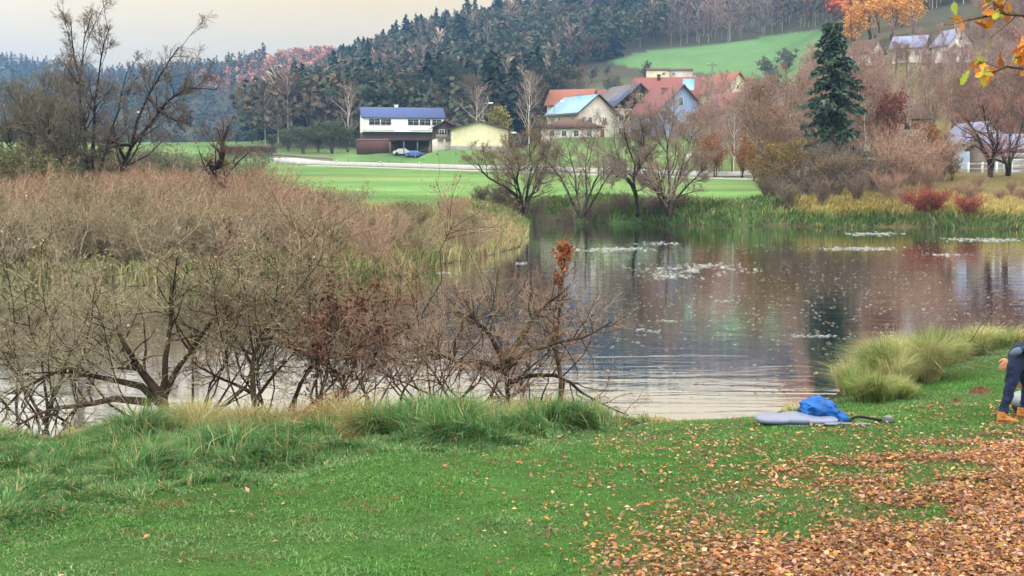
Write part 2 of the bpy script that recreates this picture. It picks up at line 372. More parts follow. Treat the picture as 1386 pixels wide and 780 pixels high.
GREY = [S(92, 84, 76), S(112, 102, 92), S(78, 70, 64), S(120, 108, 96)]
DARKB = [S(58, 50, 44), S(46, 40, 36), S(70, 62, 54)]
OLIVE = [S(98, 96, 66), S(112, 104, 76), S(86, 82, 58), S(122, 112, 84)]
def woody(name, label, cat, stems, seed, levels, group=None, trunkc=DARKB, twigc=GREY, leafspec=None, base=None, sides=5, crown='crown', kind=None, parts=True):
    """stems: list of (points, radii). levels: list of dicts for spawn. leafspec: list of dict(n,size,cols,t0,spread)"""
    rg = np.random.default_rng(seed); PP, RR_ = stack(stems)
    base = np.array(base if base is not None else PP[0, 0]); PP = PP - base
    root = empty(name, base); tr = Soup(); tubes(tr, PP, RR_, sides, pal(rg, len(PP), trunkc, .1))
    tr.obj('trunk', M_BARK, root, True)
    cr = Soup(); cur = (PP, RR_); allb = [cur]
    for li, lv in enumerate(levels):
        lv = dict(lv); src = lv.pop('src', None); s_ = lv.pop('sides', 3)
        par = cur if src is None else allb[src]
        cur = spawn(*par, rg, **lv); allb.append(cur)
        tubes(cr, *cur, s_, pal(rg, len(cur[0]), trunkc if li == 0 and len(levels) > 2 else twigc, .15))
    cr.obj(crown, M_BARK, root, False)
    if leafspec:
        lo = Soup()
        for ls in leafspec:
            src = allb[ls.get('lev', -1)][0]
            leaves(lo, along(src, rg, ls['n'], ls.get('spread', .03), ls.get('t0', .2)), rg, ls['size'], ls['cols'], ls.get('asp', .55))
        lo.obj('foliage', M_LEAF, root)
    tag(root, label, cat, group, kind); return root
# ------------------------------------------------------------------ woods: one mass each
def tpl_conifer(rg, k):
    h = rg.random(k) ** .8; a = rg.random(k) * 6.283; r = (1 - h) ** .8 * .2 * (.35 + .65 * rg.random(k)) * (1 + .25 * np.sin(h * 40))
    c = np.stack([r * np.cos(a), r * np.sin(a), .1 + .9 * h], 1); o = np.stack([np.cos(a), np.sin(a), np.full(k, -.45)], 1)
    t = np.stack([-np.sin(a), np.cos(a), rg.normal(0, .3, k)], 1); s = (.05 + .09 * (1 - h))[:, None]
    return np.stack([c - t * s * .5, c + o * s - t * s * .1, c + t * s * .5, c - o * s * .6 + np.array([0, 0, 1]) * s * .3], 1)
def tpl_broad(rg, k, wide=.26, low=.25, sz=.075):
    nl = 9; lc = np.stack([rg.normal(0, wide * .55, nl), rg.normal(0, wide * .55, nl), rg.uniform(low + .1, .86, nl)], 1); lr = rg.uniform(.09, .17, nl)
    i_ = rg.integers(0, nl, k); d = unit(rg.normal(size=(k, 3))); c = lc[i_] + d * (lr[i_] * rg.uniform(.6, 1.1, k))[:, None]
    nn = unit(d + rg.normal(0, .5, (k, 3))); t = unit(np.cross(nn, rg.normal(size=(k, 3)))); u = np.cross(nn, t); s = sz * rg.uniform(.6, 1.3, k)[:, None]
    return np.stack([c - t * s * .6, c - u * s * .5, c + t * s * .6, c + u * s * .5], 1)
def tpl_bare(rg, k, trunk=True):
    c = []; a = rg.random(k) * 6.283; h = rg.uniform(.3, .95, k); r = .17 * np.sin(np.clip((h - .2) / .8, 0, 1) * 3.0) + .02; r = r * rg.random(k)
    b0 = np.stack([r * .3 * np.cos(a), r * .3 * np.sin(a), h - .08], 1); d = unit(np.stack([np.cos(a), np.sin(a), rg.uniform(.6, 2.2, k)], 1)); L0 = rg.uniform(.08, .2, k)[:, None]
    w_ = unit(np.cross(d, rg.normal(size=(k, 3)))) * .006
    q = np.stack([b0 - w_, b0 + w_, b0 + d * L0 + w_ * .3 + rg.normal(0, .02, (k, 3)), b0 + d * L0 - w_ * .3], 1)
    tk = np.array([[[-.008, 0, 0], [.008, 0, 0], [.004, 0, .85], [-.004, 0, .85]], [[0, -.008, 0], [0, .008, 0], [0, .004, .85], [0, -.004, .85]]])
    return np.concatenate([tk, q]) if trunk else q
def wood_mass(name, label, X, Y, Z, H, kinds, tpls, cols, seed, hazecol=None):
    """one mesh of many far trees. kinds: index per tree into tpls; cols: per kind a palette"""
    rg = np.random.default_rng(seed); so = Soup()
    for k in range(len(tpls)):
        for v, tp in enumerate(tpls[k]):
            m = np.where((kinds == k) & (np.arange(len(X)) % len(tpls[k]) == v))[0]
            if not len(m): continue
            a = rg.random(len(m)) * 6.283; ca, sa = np.cos(a), np.sin(a); wd = rg.uniform(.8, 1.25, len(m))
            t = tp.reshape(-1, 3)[None]; x = (t[..., 0] * ca[:, None] - t[..., 1] * sa[:, None]) * (H[m] * wd)[:, None] + X[m][:, None]
            y = (t[..., 0] * sa[:, None] + t[..., 1] * ca[:, None]) * (H[m] * wd)[:, None] + Y[m][:, None]; z = t[..., 2] * H[m][:, None] + Z[m][:, None] - .5
            c = pal(rg, len(m), cols[k], .16)[:, None] * np.ones((1, len(tp), 1)); c = c * rg.uniform(.72, 1.28, (len(m), len(tp), 1))
            if hasattr(tp, 'shape') and k in TRUNKED: c[:, :2] = np.array(S(170, 160, 150))
            c = np.repeat(c, 4, 1).reshape(-1, 3)
            V = np.stack([x, y, z], -1).reshape(-1, 3); so.add(V, np.arange(len(V)).reshape(-1, 4), C=c)
    o = so.obj(name, M_LEAFFAR); return tag(o, label, 'wood', kind='stuff')
rg = np.random.default_rng(11)
TRUNKED = {2}
def scatter(r1, r2, a1, a2, sp):
    n_ = int((a2 - a1) * (r2 * r2 - r1 * r1) / 2 / sp / sp)
    a = rg.uniform(a1, a2, n_); r = np.sqrt(rg.uniform(r1 * r1, r2 * r2, n_)); return r * np.sin(a), r * np.cos(a)
def padfree(x, y, extra=6):
    ok = np.ones(len(x), bool)
    for (a, b, c, rad_) in PADS: ok &= np.hypot(x - a, y - b) > rad_ + extra
    return ok
RIDX = [-400, 250, 345, 400, 465, 2200]; RIDZ = [0, 0, 8, 40, 62, 130]
X, Y = scatter(322, 860, math.atan(-360 / F), math.atan(1100 / F), 6.6)
Z = height(X, Y); px, py = proj(X, Y, Z); r = np.hypot(X, Y)
rid = np.interp(px, RIDX, RIDZ)
clear_ = (px > 735) & (px < 1130) & (r < 420)                    # gardens above the village
slopev = (px > 760) & (py > np.interp(px, [760, 820, 1130, 1200], [110, 84, 96, 95])) & (px < 1000)
ok = (rid > 8) & ~meadow_mask(px, py, r) & padfree(X, Y) & ~slopev & ~((px > 1000) & (r < 470)) & (px < 2100)
mtop = meadow_mask(px, py + 14, r) & ~meadow_mask(px, py, r)
# keep trees below the pasture from hiding it
below = (px > 820) & (px < 1130) & (r < 560) & (py > 80)
ok &= ~below
X, Y, Z, px, py, r = [q[ok] for q in (X, Y, Z, px, py, r)]
print('wood trees', len(X))
nz_ = fbm(X / 55, Y / 55, 41)
kinds = np.where(nz_ > .68, 0, np.where(nz_ > .45, 1, 2)); fl = rg.random(len(X)); kinds = np.where(fl < .25, rg.choice([0, 1, 1, 2], len(X)), kinds)
kinds = np.where((px > 900) & (fl < .7), 2, kinds); kinds = np.where((px < 780) & (kinds == 2) & (rg.random(len(X)) < .65), 1, kinds)
autumn = ((px > 1125) & (px < 1260) & (py < 75) & (rg.random(len(X)) < .7))
kinds = np.where(autumn, 3, kinds)
H = rg.uniform(15, 23, len(X)) * np.where(kinds == 0, 1.1, .95)
rt = np.random.default_rng(5)
tp = [[tpl_conifer(rt, 120) for _ in range(3)], [tpl_broad(rt, 130) for _ in range(3)], [tpl_bare(rt, 90) for _ in range(3)], [tpl_broad(rt, 120) for _ in range(2)]]
PINE = [S(50, 68, 58), S(44, 60, 54), S(58, 74, 58)]; MIX = [S(80, 82, 64), S(66, 76, 62), S(94, 84, 66), S(60, 72, 58)]
BARE = [S(130, 112, 104), S(146, 126, 116), S(116, 102, 96)]; AUT = [S(206, 118, 56), S(186, 98, 52), S(214, 146, 72)]
wood_mass('forest', 'dense mixed evergreen and bare forest covering the hill above the houses', X, Y, Z, H, kinds, tp, [PINE, MIX, BARE, AUT], 3)
tpl = [[tpl_conifer(rt, 40) for _ in range(3)], [tpl_broad(rt, 44, sz=.13) for _ in range(3)]]
X, Y = scatter(960, 1640, math.atan(-1100 / F), math.atan(-330 / F), 12); Z = height(X, Y); k_ = (rg.random(len(X)) < .25).astype(int)
wood_mass('forest', 'distant blue wooded ridge along the skyline beyond the valley', X, Y, Z, rg.uniform(11, 22, len(X)), k_, tpl, [PINE, MIX], 4)
X, Y = scatter(640, 1200, math.atan(-720 / F), math.atan(-120 / F), 9.5); Z = height(X, Y); px, py = proj(X, Y, Z)
k_ = np.where(rg.random(len(X)) < .08, 0, 1); hi = py < 118
tpb = [tpl[0], tpl[1], [tpl_broad(rt, 44, sz=.13) for _ in range(2)]]
k_ = np.where((Z > 62) & (px > 262) & (rg.random(len(X)) < .8), 2, k_)  # higher trees: the pink of the low sun is put into their colour
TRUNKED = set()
wood_mass('forest', 'mid distance wood with upper trees coloured russet for the last sunlight', X, Y, Z, rg.uniform(9, 14, len(X)), k_, tpb, [PINE, MIX, [S(168, 118, 100), S(180, 130, 106), S(150, 108, 94)]], 5)
TRUNKED = {2}

# ------------------------------------------------------------------ tree templates for single trees, copied
def upstems(rg, H, n_, spread, r0, npts=9, lean=0.0, h0=0.0):
    out = []
    for k in range(n_):
        a = rg.uniform(0, 6.283); s_ = spread * rg.uniform(.3, 1) * (0 if n_ == 1 else 1); hh = H * rg.uniform(.78, 1)
        pts = [(0.02 * math.cos(a) * H, .02 * math.sin(a) * H, -.25), (s_ * .25 * math.cos(a), s_ * .25 * math.sin(a), hh * .35), (s_ * .7 * math.cos(a) + lean, s_ * .7 * math.sin(a), hh * .75), (s_ * math.cos(a) + lean * 1.4, s_ * math.sin(a), hh)]
        out.append(stem(pts, r0 * rg.uniform(.7, 1.1), r0 * .12, npts, rg, .05))
    return out
def bare_tree(name, label, H, seed, group=None, trunkc=DARKB, twigc=GREY, spread=.25, nst=1, leafspec=None, r0=None, dens=1.0, rmin=.012):
    rg = np.random.default_rng(seed)
    return woody(name, label, 'tree', upstems(rg, H, nst, spread * H, r0 or H * .014), seed,
        [dict(count=int(26 / nst ** .5), lf=.42, ang=(25, 60), up=.25, n=5, t0=.22, rmin=rmin * 1.5), dict(count=int(9 * dens), lf=.5, ang=(25, 55), up=.15, n=4, rmin=rmin, t0=.2), dict(count=int(6 * dens), lf=.55, ang=(25, 60), up=.1, n=3, rmin=rmin * .7, t0=.2)],
        group, trunkc, twigc, leafspec, base=(0, 0, 0))
def conifer(name, label, H, seed, group=None, cols=None, n_=2600, wide=.2, gap=False):
    rg = np.random.default_rng(seed); root = empty(name); so = Soup()
    P0, R0 = stem([(0, 0, -.3), (0, 0, H)], H * .014, .02, 10, rg, .01); tubes(so, P0, R0, 6, S(96, 74, 62)); so.obj('trunk', M_BARK, root, True)
    nb = 230 if gap else 120; t = np.sort(rg.uniform(.1, .98, nb)); a = rg.uniform(0, 6.283, nb)
    L0 = H * wide * (1.02 - t) ** (.55 if gap else .7) * rg.uniform(.35, 1.2, nb) * (.62 + .55 * vnoise(t * 7, a * 1.1, seed)) * (1.15 if gap else 1); PPb = np.empty((nb, 5, 3))
    for q in range(5):
        f = q / 4; PPb[:, q] = np.stack([np.cos(a) * L0 * f, np.sin(a) * L0 * f, H * t - L0 * (.45 * f - .1 * f * f)], 1)
    PPb[:, 1:] += rg.normal(0, .05, (nb, 4, 3)) * H / 12
    if gap:
        keep = ~((np.abs(np.angle(np.exp(1j * (a + math.pi / 2)))) < .5) & (t < .5)); PPb = PPb[keep]; L0 = L0[keep]
    fo = Soup(); tubes(fo, PPb, np.full(PPb.shape[:2], .03) * np.linspace(1, .3, 5), 3, S(70, 60, 48))
    pos = along(PPb, rg, n_, .03 * H / 10, .1); k = len(pos); s = H * (.032 if gap else .05) * rg.uniform(.6, 1.5, k)[:, None]
    o = unit(pos * np.array([1, 1, 0]) + 1e-6) + rg.normal(0, .5, (k, 3)); o[:, 2] -= .9; o = unit(o); tt = unit(np.cross(o, rg.normal(size=(k, 3))))
    V = np.stack([pos - tt * s * .12, pos + o * s * .5 - tt * s * .28, pos + o * s, pos + o * s * .5 + tt * s * .28], 1).reshape(-1, 3)
    fo.add(V, np.arange(k * 4).reshape(-1, 4), C=np.repeat(pal(rg, k, cols or PINE, .2), 4, 0)); fo.obj('crown', M_LEAFFAR, root)
    return tag(root, label, 'tree', group)
def leafy(name, label, H, seed, cols, group=None, n_=2500, size=.35, nst=3, spread=.3, trunkc=DARKB, cat='tree', t0=.15, lowb=.2):
    rg = np.random.default_rng(seed)
    return woody(name, label, cat, upstems(rg, H, nst, spread * H, H * .014), seed,
        [dict(count=14, lf=.42, ang=(25, 65), up=.2, n=5, t0=lowb, rmin=.02), dict(count=7, lf=.5, ang=(25, 60), up=.1, n=4, rmin=.012, t0=.2)],
        group, trunkc, GREY, [dict(n=n_, size=size, cols=cols, t0=t0, spread=.02 * H)], base=(0, 0, 0))
def put(o, px, Y, s=1.0, rz=0.0, sink=0.0, sx=None):
    p = onpx(px, Y); o.location = (p[0], p[1], p[2] - sink); o.rotation_euler = (0, 0, rz); o.scale = (sx or s, sx or s, s); return o
def multi(proto, spots, labels=None, group=None, s=1.0):
    """spots: (px, Y, scale[, label]); the first moves the prototype, the rest are copies"""
    res = []
    for k, sp_ in enumerate(spots):
        o = proto if k == 0 else copy_tree(proto)
        put(o, sp_[0], sp_[1], sp_[2] * rg.uniform(.88, 1.12), rg.uniform(0, 6.28), sx=sp_[2] * rg.uniform(.9, 1.3))
        if len(sp_) > 3 and sp_[3]: o['label'] = sp_[3]
        if group: o['group'] = group
        res.append(o)
    return res
def zone(px_, cuts, names): return names[int(np.searchsorted(cuts, px_))]
def zoned(proto, spots, stemlabel, stemgroup, cuts, names, big):
    objs = multi(proto, spots)
    for o, sp_ in zip(objs, spots):
        z_ = zone(sp_[0], cuts, names); b_ = 'taller' if sp_[2] > big else 'shorter'
        o['label'] = '%s %s %s' % (b_, stemlabel, z_); o['group'] = '%s %s %s' % (b_, stemgroup, z_)
    return objs
BLUEG = [S(62, 74, 60), S(70, 80, 66), S(54, 66, 56)]
BRN = [S(100, 84, 62), S(110, 92, 66), S(84, 74, 58)]
# single trees in front of the wooded hill
G = 'broad trees standing at the foot of the wooded hill'
t1 = leafy('broadleaf_tree', 'dark green leafy tree at the left foot of the wooded hill', 17, 21, BLUEG, n_=7000, size=.5)
t2 = leafy('broadleaf_tree', 'olive brown leafy tree at the left foot of the wooded hill', 16, 22, [S(98, 92, 62), S(86, 84, 58), S(106, 88, 60)], n_=7000, size=.5)
FZ = ([480, 605], ['left of the long white house', 'behind the long white house', 'behind the cream house'])
zoned(t1, [(438, 372, 1), (520, 350, 1.05), (556, 335, .95), (612, 345, 1.1), (600, 380, 1.15), (372, 395, .8), (735, 330, 1.1), (400, 345, .8), (538, 330, .8), (660, 355, 1.2)], 'dark green leafy tree', 'dark green leafy trees', *FZ, 1.04)
zoned(t2, [(388, 350, .95), (412, 360, 1.1), (452, 345, .9), (486, 385, 1.0), (575, 395, 1), (700, 360, 1.1)], 'olive brown leafy tree', 'olive brown leafy trees', *FZ, 1.04)
t3 = bare_tree('bare_tree', 'bare brown tree among evergreens at the foot of the wooded hill', 19, 23, twigc=[S(126, 104, 92), S(112, 96, 88), S(138, 116, 100)], dens=1.3, rmin=.028)
zoned(t3, [(470, 340, .95), (500, 360, 1), (640, 330, 1.05), (628, 352, 1), (690, 340, 1), (725, 320, .95), (590, 330, .8), (352, 380, .6), (760, 345, .9), (780, 370, 1)], 'bare brown tree at the hill foot', 'bare brown trees at the hill foot', *FZ, .96)
WHITE = [S(206, 198, 188), S(188, 180, 172)]
t4 = bare_tree('birch_tree', 'white stemmed birch behind the left end of the long white house', 17, 24, trunkc=WHITE, twigc=[S(138, 118, 110), S(150, 130, 118)], r0=.2, rmin=.035, dens=.8)
multi(t4, [(474, 318, .9), (646, 300, 1.0, 'tall slim white birch rising behind the cream house and street lamp'), (716, 300, 1.05, 'forked white birch beside the yellow tree left of the solar roof')])
t5 = copy_tree(t4); put(t5, 640, 640, 1.1); t5['label'] = 'pale birch on the wooded crest against the dark forest'; t5['group'] = 'pale birches along the wooded crest'
for a_, b_, c_ in [(700, 690, 1), (722, 720, 1.1), (752, 700, 1), (790, 720, 1.15), (830, 700, 1), (862, 705, 1), (905, 720, 1.1), (948, 725, 1), (985, 725, 1.1), (1052, 740, 1.2), (1064, 745, 1.1), (1190, 640, 1.1), (1120, 760, 1)]:
    o = copy_tree(t4); put(o, a_, b_, c_, a_); o['label'] = 'pale birch on the wooded crest against the dark forest'; o['group'] = 'pale birches along the wooded crest'
t6 = conifer('spruce_tree', 'narrow dark spruce among bare trees above the cream house', 21, 25, cols=[S(36, 52, 48), S(32, 46, 46)])
put(t6, 662, 345, 1.1)
o = copy_tree(t6); put(o, 918, 300, .36); o['label'] = 'small dark conifer behind the red roofs of the hamlet'
o = copy_tree(t6); put(o, 1178, 312, .22); o['label'] = 'small dark blue conifer below the orange sunlit trees'
YEL = [S(158, 146, 66), S(142, 136, 64), S(170, 152, 74), S(120, 120, 64)]
t7 = leafy('yellow_tree', 'yellow green leafy tree right of the cream house', 8.5, 26, YEL, n_=2200, size=.42); put(t7, 686, 285, 1.35)
t8 = leafy('orange_tree', 'small orange brown tree behind the long white roof', 7, 27, [S(178, 122, 84), S(160, 112, 80)], n_=1200, size=.5); put(t8, 590, 318, 1.1)
ORG = [S(220, 166, 82), S(228, 178, 96), S(206, 148, 72)]
t9 = leafy('beech_tree', 'tall orange beech catching the sun on the upper right hillside', 20, 28, ORG, n_=2600, size=.9)
multi(t9, [(1148, 330, .62), (1172, 340, .74), (1200, 334, .7), (1230, 344, .66), (1185, 385, .8), (1060, 640, 1.1), (1092, 650, 1.1), (1215, 392, .8)], group='orange beeches catching the sun on the upper hillside')
# hedges and round bushes left of the white house
bg1 = leafy('round_bush', 'rounded green grey bush left of the long white house', 6.5, 31, [S(92, 104, 76), S(80, 94, 74), S(104, 108, 74)], n_=2200, size=.4, nst=6, spread=.5, cat='bush')
multi(bg1, [(412, 300, .95, 'yellowish green round bush at the left end of the row of bushes'), (432, 304, .8, 'low green bush between the two largest round bushes'), (452, 298, 1.1, 'largest grey green round bush left of the long white house'), (473, 300, .9, 'grey bush touching the left corner of the white house'), (392, 310, .7, 'small dark bush at the far left of the bush row')])
bg2 = leafy('round_bush', 'grey green garden bush above the village roofs', 4.5, 32, [S(104, 108, 84), S(92, 98, 80), S(118, 112, 86)], n_=1300, size=.35, nst=6, spread=.5, cat='bush')
sp_ = [(810, 380, 1.2), (840, 400, 1.4), (862, 395, 1), (775, 360, 1), (752, 345, 1.2), (790, 410, 1.5), (868, 420, 1.2), (850, 360, .9), (960, 400, 1), (940, 430, 1.2), (980, 380, 1.4), (1005, 420, 1.5), (935, 370, .9), *[(rg.uniform(735, 900), rg.uniform(385, 520), rg.uniform(.8, 1.5)) for _ in range(26)], (735, 300, 1), (728, 280, .8), (748, 290, .6)]
for q in range(14):
    sp_.append((rg.uniform(880, 1140), rg.uniform(415, 470), rg.uniform(.8, 1.6)))
zoned(bg2, sp_, 'grey green bush', 'grey green bushes', [800, 930, 1010], ['behind the solar house and its left neighbours', 'above the dark and red roofs', 'between the red roofs and the upper pasture', 'at the lower right corner of the upper pasture'], 1.15)
# hillside of bare trees on the right
PNK = [S(168, 140, 132), S(182, 154, 142), S(150, 128, 122), S(160, 134, 120)]
h1 = bare_tree('hillside_tree', 'bare grey pink tree in the thicket on the right hillside', 13, 41, twigc=PNK, trunkc=[S(120, 106, 96)], dens=1.25, rmin=.022, nst=2, spread=.16)
h2 = bare_tree('hillside_tree', 'bare brown bushy tree in the thicket on the right hillside', 11, 42, twigc=[S(150, 124, 108), S(164, 132, 112), S(136, 116, 102)], trunkc=[S(120, 104, 92)], dens=1.3, rmin=.022, nst=3, spread=.3,
               leafspec=[dict(n=900, size=.22, cols=[S(150, 104, 72), S(130, 100, 76)], spread=.2)])
s1, s2 = [], []
for q in range(380):
    Y_ = 125 + 330 * rg.random() ** 1.2; px_ = rg.uniform(945, 1460)
    if px_ < 1120 and Y_ > 300: continue
    if px_ < 1030 and Y_ < 200: continue
    x_ = (px_ - CX) / F * Y_
    if not padfree(np.array([x_]), np.array([Y_]), 2)[0]: continue
    if 1275 < px_ and Y_ < 150: continue
    if 1180 < px_ < 1320 and Y_ > 250 and rg.random() < .55: continue
    if 1118 < px_ < 1262 and Y_ > 225: continue
    if 1190 < px_ < 1320 and Y_ > 190: Y_ = rg.uniform(195, 330); (s1 if rg.random() < .5 else s2).append((px_, Y_, rg.uniform(.3, .5))); continue
    (s1 if rg.random() < .6 else s2).append((px_, Y_, rg.uniform(.6, 1.05)))
HZ = ([1045, 1175, 1285], ['between the village roofs and the big spruce', 'behind the big spruce', 'between the dark red tree and the twin trunked tree', 'behind the twin trunked tree at the right edge'])
zoned(h1, s1[:140], 'bare grey pink hillside tree', 'bare grey pink trees', *HZ, .8); zoned(h2, s2[:110], 'bare bushy brown hillside tree', 'bare bushy brown trees', *HZ, .8)
for k, (a_, b_, c_) in enumerate([(1222, 268, .62), (1238, 262, .7), (1252, 270, .55), (1268, 266, .6), (1284, 262, .5), (1296, 255, .75), (1160, 270, .7), (1182, 275, .6), (1206, 272, .65), (1310, 262, .7)]):
    o = copy_tree(h1 if k % 2 else h2); put(o, a_, b_, c_, a_); o['label'] = 'small bare tree in front of the pale hillside houses'; o['group'] = 'small bare trees in front of the hillside houses'
for k, (a_, b_, c_) in enumerate([(962, 190, .5), (976, 182, .6), (990, 186, .62), (1004, 178, .6), (1018, 170, .6), (972, 170, .45)]):
    o = copy_tree(h1 if k % 2 else h2); put(o, a_, b_, c_, a_); o['label'] = 'small bare tree in front of the reddish roof right of the village'; o['group'] = 'small bare trees in front of the reddish roof'
b3 = copy_tree(t4); put(b3, 1247, 165, .5); b3.rotation_euler = (0, R(-28), 0); b3['label'] = 'pale birch leaning left in the thicket right of the spruce'
for a_, b_, c_, l_ in [(1167, 118, .48, 'thin pale birch just right of the big spruce'), (1282, 165, .62, 'tall pale birch in front of the hillside houses'), (1360, 160, .7, 'tall pale birch in the upper right thicket'), (1225, 190, .7, 'pale birch among bare trees above the dark red tree'), (992, 175, .62, 'pale forked birch in front of the reddish roof'), (1010, 172, .55, 'smaller pale birch right of the reddish roof')]:
    o = copy_tree(t4); put(o, a_, b_, c_, a_); o['label'] = l_
# big spruce and its neighbours on the far bank
spz = conifer('spruce_tree', 'large dark green spruce with drooping ragged boughs on the far bank', 15.2, 45, cols=[S(80, 98, 84), S(68, 86, 76), S(98, 112, 92), S(56, 74, 68)], n_=15000, wide=.215, gap=True)
put(spz, 1122, 112, .96, 0)
rd = leafy('red_tree', 'dark red leaved tree right of the big spruce', 8.2, 46, [S(118, 66, 62), S(134, 74, 66), S(98, 60, 56)], n_=2600, size=.22, nst=3, spread=.18); put(rd, 1192, 118, 1)
pk = leafy('pink_tree', 'reddish pink leaved tree high on the right hillside edge', 11, 47, [S(176, 98, 92), S(160, 92, 88)], n_=2400, size=.35, nst=3, spread=.3); put(pk, 1372, 215, 1.1)
ob = leafy('autumn_bush', 'orange brown autumn bush between village and spruce', 5, 48, [S(176, 116, 60), S(158, 104, 62), S(140, 100, 62)], n_=2400, size=.2, nst=6, spread=.45, cat='bush')
multi(ob, [(968, 168, 1.1, 'orange brown bush right of the blue gabled house'), (950, 178, .8, 'small orange bush below the blue gabled house'), (1002, 160, .9, 'orange brown bush under the reddish roof'), (1020, 150, .8, 'brown orange bush left of the golden bush'), (1252, 132, .9, 'orange brown bush in the thicket left of the glass roofed building'), (1272, 130, .7, 'small orange brown bush beside the glass roofed building')])
gb = leafy('golden_bush', 'golden olive bush left of the big spruce on the far bank', 4.8, 49, [S(150, 124, 66), S(134, 114, 62), S(162, 132, 70), S(120, 108, 66)], n_=3600, size=.15, nst=8, spread=.42, cat='bush')
multi(gb, [(1058, 106, 1.05), (1036, 112, .75, 'smaller golden bush left of the large golden bush'), (1112, 103, .62, 'olive bush at the foot of the big spruce'), (1150, 104, .6, 'olive bush right of the foot of the big spruce'), (1286, 108, .4, 'olive yellow bush in front of the glass roofed building')])
def brush(name, label, H, seed, twigc, leafc=None, n_=700, size=.1, nst=16, spread=.75, group=None, cat='bush', cnt=(9, 6), rmin=.008):
    rg = np.random.default_rng(seed)
    return woody(name, label, cat, upstems(rg, H, nst, spread * H, .03 * H ** .5, 7), seed,
        [dict(count=cnt[0], lf=.5, ang=(15, 50), up=.25, n=4, t0=.12, rmin=rmin * 1.3), dict(count=cnt[1], lf=.55, ang=(20, 55), up=.15, n=3, t0=.15, rmin=rmin)],
        group, twigc, twigc, [dict(n=n_, size=size, cols=leafc, spread=.08)] if leafc else None, base=(0, 0, 0), sides=4)
f1 = brush('tangled_bush', 'grey brown leafless bush on the far bank below the spruce', 2.9, 51, [S(128, 112, 104), S(110, 98, 90), S(140, 124, 112)], [S(108, 96, 76)], 900, .12, rmin=.012)
zoned(f1, [(1046, 103, .6), (1066, 99, .7), (1088, 103, 1.0), (1112, 98, .75), (1130, 102, 1.1), (1158, 99, .8), (1182, 103, 1.1), (1034, 106, .5), (1105, 108, 1.25), (1148, 108, 1.2), (652, 104.5, .5), (672, 104, .6), (700, 104, .5), (726, 104.5, .55), (742, 103, .45), (768, 103, .6), (798, 102.5, .5), (818, 102, .45), (842, 102, .55), (880, 101, .5), (892, 101, .4), (922, 101, .45)], 'grey brown leafless bush', 'grey brown leafless bushes', [755, 850, 1000, 1080], ['on the bank by the widest willow', 'on the bank by the fanned willow', 'on the bank by the rightmost willow', 'below the golden bush', 'below the big spruce'], .72)
f2 = brush('tangled_bush', 'rosy brown leafless bush on the far bank right of the spruce', 3, 52, [S(164, 136, 120), S(146, 122, 110), S(176, 146, 124)], [S(156, 122, 96), S(140, 112, 88)], 1000, .12, rmin=.012)
zoned(f2, [(1202, 99, .7), (1216, 103, 1.2), (1238, 106, 1.35), (1258, 102, .8), (1274, 108, 1.2), (1298, 101, .4), (1322, 104, .35), (1350, 99, .35), (1368, 102, .38), (1384, 97, .45), (1226, 97, .5), (1396, 106, .6), (1206, 110, 1.4), (1310, 98, .45)], 'rosy brown leafless bush', 'rosy brown leafless bushes', [1235, 1290, 1340], ['just right of the big spruce', 'behind the crimson bushes', 'left of the twin trunked tree', 'at the right edge of the far bank'], .75)
f3 = brush('red_bush', 'low crimson bush on the far bank', 1.5, 53, [S(138, 88, 76)], [S(164, 74, 66), S(146, 68, 60), S(172, 96, 78)], 1500, .11, rmin=.01)
multi(f3, [(1246, 94, 1), (1266, 94, 1.05, 'low crimson bush in the middle of the three red bushes'), (1312, 92, .95, 'low crimson bush on the far bank below the twin trunked tree')])
# far bank trees, stems read off the photograph and given depth
def pst(pts, Y, r0, r1, n_=9, seed=0, dep=.8):
    rq = np.random.default_rng(seed); w_ = [P(a, b_, Y + rq.uniform(-dep, dep) * (k > 0)) for k, (a, b_) in enumerate(pts)]
    return stem(w_, r0, r1, n_, rq, .03)
def bank_tree(name, label, stems_px, Y, seed, r0, cols=GREY, trunkc=DARKB, dep=1.5, cnt=(12, 8, 6), rmin=.017, lf=.5, group=None, leafspec=None, up=.2):
    cols = np.clip(np.array(cols) * 1.45, 0, .9)
    st = [pst(s_, Y, r0 * (1 if k == 0 else .75), r0 * .15, 9, seed + k, dep) for k, s_ in enumerate(stems_px)]
    b0 = st[0][0][0].copy(); b0[2] = gz(b0[0], b0[1]) - .15
    return woody(name, label, 'tree', st, seed, [dict(count=cnt[0], lf=lf, ang=(25, 65), up=up, n=5, t0=.15, rmin=rmin * 1.6), dict(count=cnt[1], lf=.5, ang=(25, 60), up=.12, n=4, rmin=rmin, t0=.15), dict(count=cnt[2] + 3, lf=.6, ang=(25, 60), up=.08, n=3, rmin=rmin * .75, t0=.15), dict(count=3, lf=.6, ang=(25, 60), up=.05, n=3, rmin=rmin * .5, t0=.2)],
                 group, trunkc, cols, leafspec, base=b0)
bank_tree('willow_tree', 'widest bare willow with a low left limb on the far bank', [[(706, 296), (703, 269), (684, 254), (658, 239), (647, 222)], [(706, 296), (708, 275), (699, 245), (703, 225), (692, 205)], [(708, 296), (711, 272), (716, 245), (720, 225), (716, 196)], [(709, 296), (716, 270), (730, 245), (740, 215)]], 103, 61, .24,
          cols=[S(112, 96, 82), S(98, 86, 74), S(124, 106, 84)], cnt=(12, 9, 7))
bank_tree('willow_tree', 'bare multi stemmed willow with thin fanned trunks on the far bank', [[(786, 294), (773, 269), (758, 239), (741, 218)], [(788, 294), (796, 269), (811, 233), (808, 190)], [(790, 294), (805, 269), (823, 239), (838, 215)], [(786, 294), (781, 262), (776, 225), (766, 192)], [(789, 294), (794, 262), (792, 225), (800, 180)]], 101, 62, .15, cols=[S(118, 106, 92), S(104, 94, 82)], cnt=(9, 7, 5))
